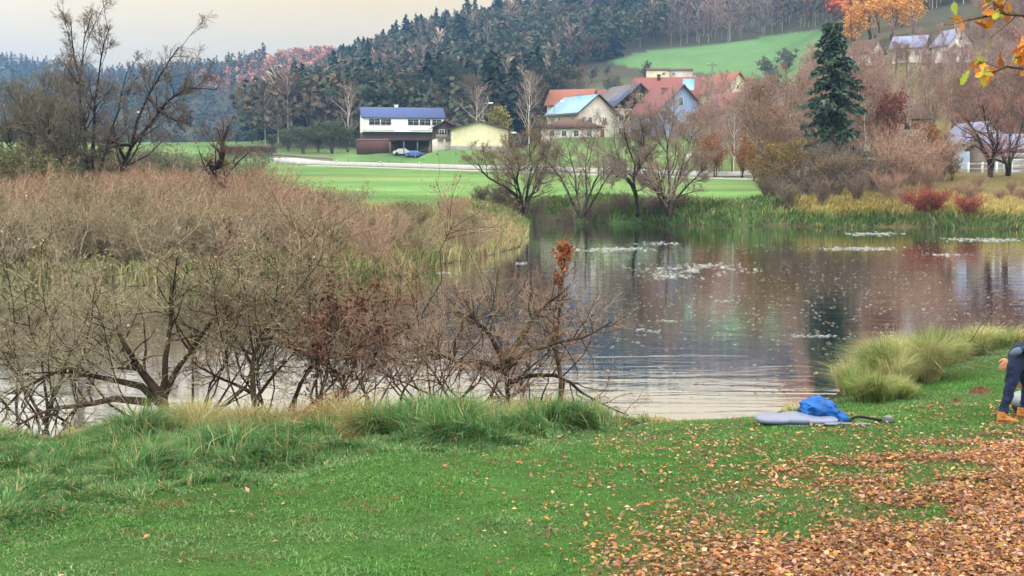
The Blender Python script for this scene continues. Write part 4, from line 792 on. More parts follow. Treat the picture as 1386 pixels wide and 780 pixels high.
W_GREY = mat('grey_render', S(150, 148, 146), .9, .1, 1.5, .2, 30)
R_RED = mat('red_tiles', S(136, 86, 80), .85, .18, 4, .5, 12); R_BROWN = mat('brown_tiles', S(96, 76, 66), .85, .2, 4, .5, 12); R_BLUE = mat('blue_metal_roof', S(48, 72, 128), .45, .12, 2, .2, 8, spec=.5)
R_MAR = mat('maroon_tiles', S(128, 84, 84), .8, .16, 4, .5, 12); R_SLATE = mat('slate_roof', S(72, 78, 100), .6, .15, 4, .4, 12); R_ORANGE = mat('orange_tiles', S(150, 98, 82), .85, .16, 4, .5, 12); R_LIL = mat('lilac_roof', S(132, 138, 168), .7, .12, 4, .3, 12)
GLASS = mat('window_glass', S(40, 46, 56), .12, .1, 2, 0, spec=.8); FRAME = mat('window_frame_paint', S(222, 222, 218), .6, .05, 5, 0); DOORM = mat('door_wood', S(112, 76, 52), .7, .15, 5, .2)
PANEL = mat('solar_glass', S(112, 176, 226), .22, .12, 3, 0, spec=1.0); METAL = mat('galvanised_metal', S(150, 152, 156), .5, .1, 8, .1, metal=.6); CONC = mat('concrete', S(168, 164, 156), .9, .12, 3, .4, 20)  # solar glass colour holds the blue of the sky it reflects
WOODF = mat('weathered_wood', S(128, 122, 112), .9, .2, 6, .3, 20, stretch=(1, 1, 5)); BRICKB = mat('brown_fence_boards', S(92, 62, 56), .9, .15, 5, .3, 20)
def window(parent, face, u, v, ww, hh, off, fm=None):
    """face: 'x+','x-','y+','y-' with wall plane at off; u along the wall, v = sill height"""
    t = .09; sgn = 1 if face[1] == '+' else -1
    def bx(u0, u1, v0, v1, d0, d1):
        a, b_ = sorted((off + sgn * d0, off + sgn * d1))
        return ((a, u0, v0), (b_, u1, v1)) if face[0] == 'x' else ((u0, a, v0), (u1, b_, v1))
    f = part('window', fm or FRAME, parent, bx(u - ww / 2, u - ww / 2 + t, v, v + hh, .004, .08), bx(u + ww / 2 - t, u + ww / 2, v, v + hh, .004, .08), bx(u - ww / 2 + t, u + ww / 2 - t, v, v + t, .004, .08), bx(u - ww / 2 + t, u + ww / 2 - t, v + hh - t, v + hh, .004, .08), bx(u - .035, u + .035, v + t, v + hh - t, .004, .07))
    part('pane', GLASS, f, bx(u - ww / 2 + t, u - .035, v + t, v + hh - t, .006, .03), bx(u + .035, u + ww / 2 - t, v + t, v + hh - t, .006, .03)); return f
def house(name, label, loc, L0, D, wh, rise, rot, wallm, roofm, wins=(), chim=(), gablem=None, solar=None, over=.6, door=None, cat='house', flatroof=False, found=1.5, lowm=None, lowh=0):
    """ridge along local x; gables at x = +-L0/2"""
    root = empty(name, loc, rot); so = Soup(); x, y = L0 / 2, D / 2; lz = lowh if lowm else -found
    vb = [(-x, -y, lz), (x, -y, lz), (x, y, lz), (-x, y, lz), (-x, -y, wh), (x, -y, wh), (x, y, wh), (-x, y, wh)]
    if gablem is None: so.add(vb + [(-x, 0, wh + rise), (x, 0, wh + rise)], [(0, 1, 5, 4), (2, 3, 7, 6), (3, 0, 4, 7), (1, 2, 6, 5)], [(4, 8, 7), (5, 6, 9)])
    else: so.add(vb, [(0, 1, 5, 4), (2, 3, 7, 6), (3, 0, 4, 7), (1, 2, 6, 5)])
    so.obj('wall', wallm, root)
    if lowm: part('lower_wall', lowm, root, ((-x - .04, -y - .04, -found), (x + .04, y + .04, lowh)))
    if gablem:
        so = Soup(); e = .05
        for s_ in (-1, 1):
            so.add([(s_ * x, -y, wh), (s_ * x, y, wh), (s_ * x, 0, wh + rise), (s_ * (x + e), -y, wh), (s_ * (x + e), y, wh), (s_ * (x + e), 0, wh + rise)], [(0, 1, 4, 3)], [(0, 2, 1), (3, 4, 5)])
        so.obj('gable', gablem, root)
    k = rise / y; th = .22; so = Soup(); xo, yo = x + over, y + over; so2 = so
    for s_ in (-1, 1):
        z0, z1 = wh - over * k, wh + rise
        v = [(-xo, s_ * yo, z0 + .02), (xo, s_ * yo, z0 + .02), (xo, 0, z1 + .02), (-xo, 0, z1 + .02), (-xo, s_ * yo, z0 + th), (xo, s_ * yo, z0 + th), (xo, 0, z1 + th), (-xo, 0, z1 + th)]
        so.add(v, [(0, 3, 2, 1), (4, 5, 6, 7), (0, 1, 5, 4), (0, 4, 7, 3), (1, 2, 6, 5)])
    rf = so.obj('roof', roofm, root)
    if solar:
        s_, x0, x1, f0, f1, m_ = solar; so = Soup(); z = lambda f: wh - over * k + (rise + over * k) * f + th + .09
        yy = lambda f: s_ * yo * (1 - f)
        so.add([(x0, yy(f0), z(f0)), (x1, yy(f0), z(f0)), (x1, yy(f1), z(f1)), (x0, yy(f1), z(f1)), (x0, yy(f0), z(f0) - .07), (x1, yy(f0), z(f0) - .07), (x1, yy(f1), z(f1) - .07), (x0, yy(f1), z(f1) - .07)], [(0, 1, 2, 3), (4, 7, 6, 5), (0, 4, 5, 1), (1, 5, 6, 2), (2, 6, 7, 3), (3, 7, 4, 0)])
        so.obj('solar_panel', m_, root)
    for c_ in chim:
        cx, cy, ch = c_[:3]; zc = wh + rise - abs(cy) * k; cm = c_[3] if len(c_) > 3 else CONC
        kk = part('chimney', cm, rf, ((cx - .4, cy - .4, zc - .3), (cx + .4, cy + .4, zc + ch)), ((cx - .5, cy - .5, zc + ch + .003), (cx + .5, cy + .5, zc + ch + .15)))
    for w_ in wins:
        off = {'x+': x, 'x-': -x, 'y+': y, 'y-': -y}[w_[0]]; window(root, *w_[:5], off + (.05 if lowm and w_[2] < lowh else 0) * (1 if w_[0][1] == '+' else -1) + ((.06 if w_[0] == 'x+' else -.06) if gablem and w_[2] > wh - .5 and w_[0][0] == 'x' else 0))
    if door:
        f, u, ww, hh = door; off = {'x+': x, 'x-': -x, 'y-': -y}[f]; s_ = 1 if f[1] == '+' else -1; a, b_ = sorted((off + s_ * .055, off + s_ * .12))
        dd = part('door', DOORM, root, ((a, u - ww / 2, .05), (b_, u + ww / 2, hh)) if f[0] == 'x' else ((u - ww / 2, a, .05), (u + ww / 2, b_, hh)))
        h0 = b_ if s_ > 0 else a; c0 = (h0 + s_ * .04, u + ww * .36, 1.05); q = (c0 if f[0] == 'x' else (c0[1], c0[0], c0[2]))
        part('handle', METAL, dd, (tuple(q[i_] - .04 for i_ in range(3)), tuple(q[i_] + .04 for i_ in range(3))))
    return tag(root, label, cat)
def row(f, us, v, ww, hh): return [(f, u, v, ww, hh) for u in us]
A = lambda d: R(d)
# long white house
wl = ST['white']; hw = house('long_house', 'long white house with a dark blue roof and wide dark windows', tuple(wl), 18.6, 8, 7.2, 2.3, R(11), W_WHITE, R_BLUE, over=.35, chim=[(-1.2, .4, .9, W_WHITE)], door=('y-', 1.6, 1.1, 2.3), lowm=W_DARK, lowh=3.9, found=2,
      wins=[('y-', -6.6, 5.4, 2.6, 1.5), ('y-', -4.0, 5.4, 2.4, 1.5), ('y-', 2.2, 5.4, 2.6, 1.5), ('y-', 4.9, 5.4, 2.6, 1.5), ('y-', 7.6, 5.4, 2.2, 1.5)])
part('balcony', W_WHITE, hw, ((-9.3, -4.9, 4.12), (-2.2, -4.82, 4.9)), ((-9.3, -4.9, 3.95), (9.3, -4.05, 4.11)), ((1.2, -4.9, 4.12), (9.3, -4.82, 4.9)))
# terrace hedge wall and carport before it
tp_ = P(520, 203, 283); 
def simple(name, label, cat, loc, rot, *partsl):
    root = empty(name, loc, rot)
    for nm, m_, bxs in partsl: part(nm, m_, root, *bxs)
    return tag(root, label, cat)
simple('board_fence', 'dark brown board fence below the long white house', 'fence', (P(516, 205, 280)[0], 280, gz(P(516, 205, 280)[0], 280) - .3), 0, ('boards', BRICKB, [((-5.5, -.06, 0), (5.5, .06, 3.2))]), ('cap_rail', WOODF, [((-5.6, -.12, 3.2), (5.6, .12, 3.4))]))
cpx = P(556, 205, 279)[0]; cg = gz(cpx, 279)
simple('carport', 'low dark carport in front of the long white house', 'carport', (cpx, 279, cg - .1), 0, ('roof', W_DARK, [((-4.6, -3, 3.0), (4.9, 3, 3.35))]), ('back_wall', BRICKB, [((-4.4, 2.6, 0), (4.6, 2.8, 3))]), *[('post', WOODF, [((x_, -2.7, 0), (x_ + .2, -2.5, 3))]) for x_ in (-4.4, -1.4, 1.6, 4.4)])
def car(label, px_, Yc, rot, paint, z=None):
    x_ = (px_ - CX) / F * Yc; root = empty('parked_car', (x_, Yc, gz(x_, Yc)), rot); pm = mat('car_paint_' + str(len(MATS)), paint, .3, .04, 3, 0, spec=.6)
    prof = [(-2.1, .3), (-2.15, .75), (-1.95, .95), (-1.5, 1.0), (-.95, 1.42), (.6, 1.45), (1.25, 1.0), (1.95, .88), (2.15, .65), (2.1, .3)]
    v = [(a, s_ * (.85 - (.13 if b_ > 1.1 else 0)), b_) for s_ in (-1, 1) for a, b_ in prof]; n_ = len(prof); bm = bmesh.new(); vs = [bm.verts.new(q) for q in v]
    bm.faces.new(vs[:n_]); bm.faces.new(vs[n_:][::-1])
    for k in range(n_): bm.faces.new((vs[k], vs[n_ + k], vs[n_ + (k + 1) % n_], vs[(k + 1) % n_]))
    bmesh.ops.recalc_face_normals(bm, faces=bm.faces); me = bpy.data.meshes.new('body'); bm.to_mesh(me); me.materials.append(pm); kids(root, link('body', me, root))
    for s_ in (-1, 1):
        so = Soup(); y0 = s_ * .8; so.add([(-1.2, y0, 1.0), (.9, y0, 1.0), (.5, s_ * .745, 1.36), (-.85, s_ * .745, 1.36)], [(0, 1, 2, 3)]); so.obj('side_window', GLASS, root)
        for a in (-1.3, 1.3):
            so = Soup(); t = np.linspace(0, 2 * math.pi, 15)[:-1]; ring = [(a + .33 * math.cos(q), s_ * .87, .33 + .33 * math.sin(q)) for q in t] + [(a + .33 * math.cos(q), s_ * .66, .33 + .33 * math.sin(q)) for q in t]
            m_ = 14; so.add(ring + [(a, s_ * .87, .33)], [(k, (k + 1) % m_, m_ + (k + 1) % m_, m_ + k) for k in range(m_)], [(k, (k + 1) % m_, 2 * m_) for k in range(m_)]); so.obj('wheel', mat('tyre', S(38, 38, 40), .9, .1, 10, 0), root)
    return tag(root, label, 'car')
car('blue car parked under the low dark carport', 562, 277, R(5), S(60, 100, 170)); car('pale car parked under the low dark carport', 546, 278, R(4), S(200, 206, 206))
# cream house
wl = ST['cream']; hc = house('cream_house', 'cream house with a wide blank gable and brown roof', (wl[0] + 1.9, wl[1], wl[2]), 9, 11.5, 3.9, 1.5, R(-90 + 8), W_CREAM, R_BROWN, over=.7, lowm=W_GREY, lowh=.5, wins=[('y-', 3.2, 1.6, 1.1, 1.3)], chim=[(-1, 1.2, .8)])
hp = house('porch_house', 'small dark porch house with white balcony left of the cream house', (wl[0] - 5.2, wl[1] + 1.5, wl[2]), 7, 4.2, 4.5, 1.2, R(-90 + 8), W_DARK, R_BROWN, over=.7, lowm=W_STONE, lowh=2.0, wins=[('x+', -.7, 2.7, 1.2, 1.3), ('x+', .9, 2.7, 1.1, 1.3)])
part('balcony', WOODF, hp, ((3.6, -2, 2.0), (4.5, 2, 2.15)), ((4.42, -2, 2.15), (4.5, 2, 2.9))); 
for y_ in (-1.9, -.3, 1.7): part('post', W_STONE, hp, ((4.3, y_, -1), (4.5, y_ + .2, 2.0)))
# village
TH_ = R(-58)
wl = ST['solar']; hs = house('solar_house', 'pale village house whose left roof slope is covered by sky blue solar panels', tuple(wl), 11, 9.5, 5.4, 3.6, TH_, W_STONE, R_BROWN, over=.8, solar=(-1, -6.1, 6.1, .06, .96, PANEL), chim=[(-3.4, 1.2, 1.0), (-1.5, .6, .9)], door=('x+', 1.2, 1.1, 2.2),
      wins=row('y-', (-3.6, -1.2, 1.2, 3.6), 3.2, 1.1, 1.3) + row('y-', (-3.6, 3.6), .9, 1.1, 1.3) + row('x+', (-1.8, 1.8), 3.2, 1.1, 1.3))
ax = P(772, 191, 252); PADS.append((ax[0], 252, ax[2], 5))
root = empty('hip_house', (ax[0], 252, ax[2]), R(4)); so = Soup(); boxv(so, (-5.6, -3, -1.5), (5.6, 3, 2.5)); so.obj('wall', W_STONE, root)
so = Soup(); so.add([(-6.4, -3.8, 2.5), (6.4, -3.8, 2.5), (6.4, 3.8, 2.5), (-6.4, 3.8, 2.5), (-1.6, 0, 4.4), (2.2, 0, 4.4)], [(0, 1, 5, 4), (2, 3, 4, 5), (0, 3, 2, 1)], [(3, 0, 4), (1, 2, 5)]); so.obj('roof', R_BROWN, root)
for u in (-4, -1.6, .8, 3.4): window(root, 'y-', u, .8, 1.0, 1.2, -3)
tag(root, 'low annex with a brown hipped roof in front of the solar house', 'house')
wl = ST['dark']; hd = house('timber_house', 'tall village house with dark timber gable and white attic window', tuple(wl), 12, 12.5, 6.2, 5.1, R(-68), W_STONE, R_SLATE, gablem=W_DARK, over=1.0, solar=(-1, -6, 5.2, .35, .97, mat('dark_solar_glass', S(52, 62, 104), .25, .1, 3, 0, spec=.8)), chim=[(-4, .9, .8, R_MAR)], door=('x+', 0, 1.2, 2.2),
      wins=[('x+', .2, 7.9, 1.3, 1.5)] + row('x+', (-4, -1.6, 1.6, 4), 3.6, 1.2, 1.4) + row('y-', (-4, -1.2, 1.6, 4.2), 3.6, 1.2, 1.4) + row('x+', (-4, 4), .8, 1.2, 1.4))
part('balcony', R_BROWN, hd, ((-2, -7.6, 2.9), (5.5, -6.3, 3.05)), ((-2, -7.6, 3.05), (5.5, -7.52, 3.95)))
wl = ST['blue']; hb = house('blue_gable_house', 'light blue gabled house with a large maroon roof slope', tuple(wl), 11.5, 10.5, 5.0, 5.0, R(-68), W_BLUE, R_MAR, over=.9, chim=[(1.0, -1.4, 1.0, R_MAR)], wins=[('x+', -.2, 6.0, 1.0, 1.7), ('x+', -2.8, 2.6, 1.1, 1.3), ('x+', 2.6, 2.6, 1.1, 1.3)] + row('y-', (-3.5, 0, 3.5), 2.6, 1.1, 1.3), door=('x+', 0, 1.1, 2.1))
wl = ST['redback']; house('red_roof_house', 'large red roofed house behind the blue gabled house', tuple(wl), 17, 11, 3.4, 5.0, R(-10), W_WHITE, R_RED, over=.8, solar=(-1, 3.6, 6.6, .35, .9, PANEL), chim=[(-2.6, -.6, 1.3, W_DARK), (6.4, .4, 1.0)], wins=row('y-', (-6, -3, 0, 3, 6), 1.2, 1.1, 1.3))
house('red_roof_house', 'orange tiled house standing right of the large red roof', (wl[0] + 12.5, wl[1] - 14, wl[2] - .3), 9, 9, 4.2, 4.4, R(-60), W_CREAM, R_ORANGE, over=.8, wins=row('x+', (-2, 2), 1.4, 1.1, 1.3) + [('x+', 0, 4.6, .9, 1.1)], chim=[(1, .6, .9)])
wl = ST['redleft']; house('red_roof_house', 'small orange red roofed house behind the solar house', tuple(wl), 11, 8, 3.4, 3.6, R(-20), W_STONE, R_ORANGE, over=.6, wins=row('y-', (-3.5, 0, 3.5), 1.2, 1.1, 1.3))
wl = ST['longdark']; house('long_barn', 'long dark roofed barn behind the solar and timber houses', tuple(wl), 17, 9, 3.4, 3.6, R(-4), W_DARK, R_MAR, over=.5, wins=row('y-', (-5, 0, 5), 1.4, 1.1, 1.0), cat='barn')
wl = ST['redright']; house('brown_roof_house', 'house with a reddish brown roof among bare trees right of the village', tuple(wl), 8, 9, 3.6, 4.2, R(-62), W_STONE, R_MAR, over=.8, wins=row('x+', (-2, 2), 1.4, 1.1, 1.3) + [('x+', 0, 4.6, .9, 1.1)])
wl = ST['glass']; hg = house('glass_gable_house', 'white and pale blue building with a tall glazed gable behind the twin trunked tree', tuple(wl), 7, 4.6, 3.0, 2.1, R(-84), mat('pale_blue_paint', S(186, 206, 232), .6, .05, 3, .1), R_LIL, over=.3,
      wins=[('x+', -1.1, .5, 1.5, 1.9), ('x+', 1.1, .5, 1.5, 1.9), ('x+', 0, 3.0, 1.7, 1.2)], lowm=W_GREY, lowh=.35)
wl = ST['garage']; hk = house('garage_building', 'low grey garage with lilac roof at the right edge', tuple(wl), 8, 5, 2.7, 1.3, R(4), W_GREY, R_LIL, over=.4, wins=[('y-', 2.4, 1.0, 1.2, 1.0)], cat='garage'); part('garage_door', FRAME, hk, ((-2.8, -2.58, .05), (-.2, -2.52, 2.2)))
for k in range(4): part('door_panel', METAL, [o for o in ALLKIDS[hk.name]][-1], ((-2.7, -2.62, .12 + k * .52), (-.3, -2.585, .12 + k * .52 + .42)))
wl = ST['annex']; house('terrace_house', 'two storey stone house half hidden behind the dark red tree', tuple(wl), 6.5, 5.5, 4.2, 1.6, R(3), W_STONE, R_BROWN, over=.5, wins=[('y-', -1.8, 2.6, 1.3, 1.1), ('y-', .9, 2.6, 1.8, 1.1), ('y-', -2, .6, 1.2, 1.3), ('y-', 1.2, .6, 1.8, 1.3)], chim=[(1, .4, .8)])
wl = ST['upa']; house('hillside_house', 'hillside house with a lilac grey roof, left of two among bare trees', tuple(wl), 6.5, 6, 3.2, 2.4, R(-30), W_STONE, R_LIL, over=.7, wins=row('x+', (-1.5, 1.5), 1.2, .9, 1.1) + row('y-', (-2, 0, 2), 1.2, .9, 1.1))
wl = ST['upb']; house('hillside_house', 'white hillside house with a tall gable among bare trees', tuple(wl), 6.5, 5.6, 3.8, 3.0, R(-76), W_WHITE, R_LIL, over=.6, wins=row('x+', (-1.4, 1.4), 2.4, .9, 1.1) + [('x+', 0, 4.3, .8, 1.0)] + row('x+', (-1.4, 1.4), .6, .9, 1.1))
wl = ST['upc']; house('hillside_house', 'small white hillside house above and right of the big spruce', tuple(wl), 6, 5, 2.8, 2.6, R(-50), W_WHITE, R_BROWN, over=.6, wins=row('x+', (-1.3, 1.3), 1.0, .9, 1.1))
wl = ST['shed']; house('field_shed', 'cream shed at the lower edge of the upper pasture', tuple(wl), 8, 4, 2.7, .8, 0, W_CREAM, R_BROWN, over=.3, wins=[('y-', 2, 1, 1, 1)], cat='shed')
wl = ST['shedb']; house('field_shed', 'longer wooden shed right of the cream shed by the pasture', tuple(wl), 10, 4, 2.6, .8, 0, W_STONE, R_BROWN, over=.3, wins=[('y-', -2, 1, 1, 1)], cat='shed')

# ------------------------------------------------------------------ road, posts, fences, poles
def strip(name, pts, wd, m, lift, label, cat, kind='structure', n_=120, off=0.0):
    p = resample([(a, b_, 0) for a, b_ in pts], n_); t = np.gradient(p[:, :2], axis=0); t /= np.linalg.norm(t, axis=1, keepdims=True); nn = np.stack([-t[:, 1], t[:, 0]], 1)
    c = p[:, :2] + nn * off; zc = height(c[:, 0], c[:, 1]); k = np.ones(9) / 9; zc = np.convolve(np.pad(zc, 4, 'edge'), k, 'valid')
    e1, e2 = c - nn * wd / 2, c + nn * wd / 2
    zz = np.maximum(zc, np.maximum(height(*e1.T), height(*e2.T))) + lift
    v = np.concatenate([np.column_stack([e1, zz]), np.column_stack([e2, zz]), np.column_stack([e1, zz - .6]), np.column_stack([e2, zz - .6])]); i_ = np.arange(n_ - 1)
    Q = np.concatenate([np.stack([i_, i_ + 1, i_ + 1 + n_, i_ + n_], 1), np.stack([i_ + 2 * n_, i_ + 1 + 2 * n_, i_ + 1, i_], 1), np.stack([i_ + n_, i_ + 1 + n_, i_ + 1 + 3 * n_, i_ + 3 * n_], 1)])
    me = mesh_np(name, v, Q); me.materials.append(m); return tag(link(name, me), label, cat, kind=kind), p, zz
ASPH = mat('asphalt', S(176, 174, 174), .9, .1, .6, .3, 30); PAINT = mat('road_paint', S(224, 224, 220), .7, .06, 6, 0)
def rp(px_, Y): return ((px_ - CX) / F * Y, Y)
RP = [(-50, 277.3), (-16, 233), (0, 212), (34, 167.6), (64, 140)]
_, rpp, rz_ = strip('road', RP, 7.4, ASPH, .55, 'grey country road crossing the green field', 'road')
for s_ in (-1, 1): strip('road_line', RP, .16, PAINT, .562, 'white edge line of the country road', 'road marking', off=s_ * 3.3)
RP2 = [(-40, 252), (-22, 227), (-6, 206), (28, 161.6), (50, 141)]
strip('path', RP2, 2.4, mat('gravel_path', S(176, 172, 160), .95, .1, 2, .3, 30), .1, 'pale field path running below the road', 'path', n_=90)
def delineator():
    root = empty('delineator_post'); so = Soup(); boxv(so, (-.07, -.06, -.1), (.07, .06, 1.05)); so.obj('post', PAINT, root); part('black_band', mat('black_plastic', S(28, 28, 30), .6, .05, 5, 0), root, ((-.073, -.063, .72), (.073, .063, .92))); part('reflector', METAL, root, ((-.03, -.07, .76), (.03, -.064, .88))); return root
dl = delineator(); DP = [(467, 252), (522, 239), (576, 227), (655, 214), (773, 196), (835, 187), (896, 179), (1014, 166)]
DL = ['white roadside post below the green hedge row, first from the road\'s far end', 'white roadside post in front of the dark brown board fence', 'white roadside post in front of the carport', 'white roadside post in front of the cream house', 'white roadside post below the solar house', 'white roadside post below the timber gabled house', 'white roadside post below the maroon roof', 'white roadside post in front of the golden bush, last of the row']
for k, (a, Yd) in enumerate(DP):
    o = dl if k == 0 else copy_tree(dl); x_ = (a - CX) / F * Yd; j_ = int(np.argmin(np.hypot(rpp[:, 0] - x_, rpp[:, 1] - Yd))); t_ = rpp[min(j_ + 1, 119), :2] - rpp[max(j_ - 1, 0), :2]; t_ /= np.linalg.norm(t_); nn = np.array([t_[1], -t_[0]]); nn *= -1 if nn[1] > 0 else 1
    q = rpp[j_, :2] + nn * 4.1; o.location = (q[0], q[1], gz(q[0], q[1]) - .05); o.scale = (1.5, 1.5, 1.05); o['label'] = DL[k]; o['category'] = 'marker post'; o['group'] = 'white marker posts along the country road'
def pole(name, label, cat, px_, Y, h_, r_=.12, m=WOODF, arms=None, found=.3):
    p = onpx(px_, Y); root = empty(name, p); so = Soup(); q, rr_ = stem([(0, 0, -found), (0, 0, h_)], r_, r_ * .7, 6); tubes(so, q, rr_, 8); so.obj('pole', m, root)
    for nm, m_, bs in arms or []: part(nm, m_, root, *bs)
    return tag(root, label, cat)
INS = mat('porcelain', S(230, 228, 222), .4, .05, 5, 0)
zt = P(961, 84, 225)[2] - onpx(961, 225)[2]
pole('power_pole', 'tall grey utility pole with a crossarm right of the village', 'utility pole', 961, 225, zt, .16, arms=[('crossarm', WOODF, [((-.9, -.06, zt - .6), (.9, .06, zt - .45))]), ('insulator', INS, [((-.85, -.05, zt - .45), (-.75, .05, zt - .25))]), ('insulator', INS, [((.75, -.05, zt - .45), (.85, .05, zt - .25))])])
LAMPG = mat('lamp_glass', S(226, 226, 220), .3, .04, 5, 0)
def lamp(label, px_, py_, Y, side=1):
    h_ = P(px_, py_, Y)[2] - onpx(px_, Y)[2]
    pole('street_lamp', label, 'street lamp', px_, Y, h_, .09, METAL, arms=[('arm', METAL, [((0 if side > 0 else -1.6, -.05, h_ - .05), (1.6 if side > 0 else 0, .05, h_ + .05))]), ('lamp_head', LAMPG, [((side * 1.6 - .45, -.2, h_ - .12), (side * 1.6 + .45, .2, h_ + .18))])])
lamp('street lamp with a right pointing arm behind the cream house', 654, 140, 262, 1); lamp('street lamp left of the solar house', 750, 138, 262, 1)
lamp('street lamp low in front of the cream house gable', 684, 180, 235, 1); lamp('thin pale street lamp on the valley floor at the far left', 205, 152, 230, -1)
p = P(933, 212, 180); g_ = onpx(933, 180); simple('road_sign', 'small white road sign beside the road between bare willows', 'road sign', tuple(g_), 0, ('post', METAL, [((-.05, -.05, -.3), (.05, .05, p[2] - g_[2]))]), ('sign_plate', PAINT, [((-.5, -.09, p[2] - g_[2] - .35), (.5, -.055, p[2] - g_[2] + .35))]))
def rail_fence(name, label, a, b_, h_, gap, m, rails, panel=None, mp_=None):
    (x0, y0), (x1, y1) = a, b_; root = empty(name, (x0, y0, gz(x0, y0))); Lf = math.hypot(x1 - x0, y1 - y0); n_ = max(2, int(Lf / gap)); pts = [((x0 + (x1 - x0) * k / n_), (y0 + (y1 - y0) * k / n_)) for k in range(n_ + 1)]; zs = [gz(*q) for q in pts]
    for q, z in zip(pts, zs): part('post', m, root, ((q[0] - x0 - .08, q[1] - y0 - .08, z - zs[0] - .3), (q[0] - x0 + .08, q[1] - y0 + .08, z - zs[0] + h_)))
    so = Soup()
    for (q0, z0), (q1, z1) in zip(zip(pts, zs), zip(pts[1:], zs[1:])):
        for (lo, hi) in rails:
            a0 = (q0[0] - x0, q0[1] - y0 - .1, z0 - zs[0]); a1 = (q1[0] - x0, q1[1] - y0 - .1, z1 - zs[0])
            v = [(a0[0], a0[1], a0[2] + lo), (a1[0], a1[1], a1[2] + lo), (a1[0], a1[1], a1[2] + hi), (a0[0], a0[1], a0[2] + hi)]; v += [(c[0], c[1] + .05, c[2]) for c in v]
            so.add(v, [(0, 1, 2, 3), (7, 6, 5, 4), (3, 2, 6, 7), (0, 4, 5, 1)])
    so.obj('rail', mp_ or m, root); return tag(root, label, 'fence')
rail_fence('garden_fence', 'grey board garden fence left of the white house above the road', rp(372, 285), rp(452, 272), 1.3, 3, WOODF, [(.15, .6), (.7, 1.2)])
rail_fence('garden_fence', 'grey mesh garden fence in front of the long white house', rp(455, 270), rp(600, 262), 1.4, 3, WOODF, [(.1, .15), (.7, .74), (1.25, 1.32)])
rail_fence('garden_fence', 'low post fence before the cream house lawn', rp(604, 256), rp(690, 240), 1.2, 3, WOODF, [(1.0, 1.1)])
rail_fence('garden_fence', 'white railing in front of the glass gabled building', rp(1290, 127), rp(1386, 119), 1.1, 1.6, FRAME, [(.9, .98), (.45, .5)])
hx, hy = rp(338, 292); rq = np.random.default_rng(71); hh = Soup(); n_ = 6000; pos = np.stack([rq.uniform(-6.5, 6.5, n_), rq.normal(0, .5, n_), rq.uniform(0, 1, n_) ** .6 * 2.2], 1); leaves(hh, pos, rq, .3, [S(112, 66, 56), S(96, 58, 52), S(126, 80, 64)]); tubes(hh, *[np.array(q) for q in ([[(x_, 0, -.2), (x_, 0, 1.0), (x_ + .2, 0, 1.7)] for x_ in np.linspace(-6, 6, 20)], [[.05, .04, .02]] * 20)], 4, S(80, 60, 50))
ho = hh.obj('beech_hedge', M_LEAF); ho.location = (hx, hy, gz(hx, hy)); tag(ho, 'long low russet hedge on the valley floor at the left', 'hedge')
tb = leafy('valley_bush', 'dark bush on the green valley floor left of the hedge', 3.2, 75, [S(76, 92, 66), S(88, 98, 70)], n_=900, size=.35, nst=5, spread=.5, cat='bush'); multi(tb, [(300, 330, .8), (322, 345, .9), (344, 340, 1), (372, 320, 1.1), (356, 360, 1.2), (385, 325, .9)], group='dark bushes on the green valley floor')

# ------------------------------------------------------------------ overhanging oak at the upper right
OK_ = [S(214, 150, 58), S(204, 128, 54), S(186, 104, 48), S(168, 158, 56), S(140, 150, 60), S(196, 142, 72), S(150, 92, 48)]
ob0 = np.array([4.6, 8.6, gz(4.6, 8.6) - .2]); rq = np.random.default_rng(77)
top = [ob0, ob0 + (0, 0, 2.4), ob0 + (-.1, 0, 4.4), ob0 + (.2, .1, 6)]
def kp(px_, py_, Y): return P(px_, py_, Y)
st_ = [stem(top, .2, .12, 9, rq, .01),
       stem([ob0 + (-.05, 0, 3.0), kp(1450, 40, 8.5), kp(1395, 20, 8.3), kp(1345, 18, 8.2), kp(1310, 26, 8.1)], .035, .006, 9, rq, .02),
       stem([ob0 + (-.05, 0, 2.9), kp(1450, 110, 8.3), kp(1395, 96, 8.2), kp(1355, 90, 8.1), kp(1328, 104, 8.0)], .03, .005, 9, rq, .02),
       stem([ob0 + (-.05, 0, 3.1), kp(1450, 60, 8.0), kp(1400, 66, 7.9), kp(1372, 80, 7.8)], .025, .005, 9, rq, .02),
       stem([ob0 + (-.1, 0, 3.4), kp(1440, -20, 8.4), kp(1380, -14, 8.2), kp(1330, -8, 8.1)], .03, .006, 9, rq, .02)]
PPs, RRs = stack(st_); PPs = PPs - ob0; oak = empty('oak_tree', ob0); so = Soup(); tubes(so, PPs[:1], RRs[:1], 10, S(92, 80, 66)); so.obj('trunk', M_BARK, oak, True)
so = Soup(); tubes(so, PPs[1:], RRs[1:], 6, S(84, 70, 56)); b1_ = spawn(PPs[1:], RRs[1:], rq, 9, .16, (25, 60), .05, 5, .5, .15, .42, .003); tubes(so, *b1_, 4, S(104, 80, 58)); so.obj('branch', M_BARK, oak)
lo = Soup()
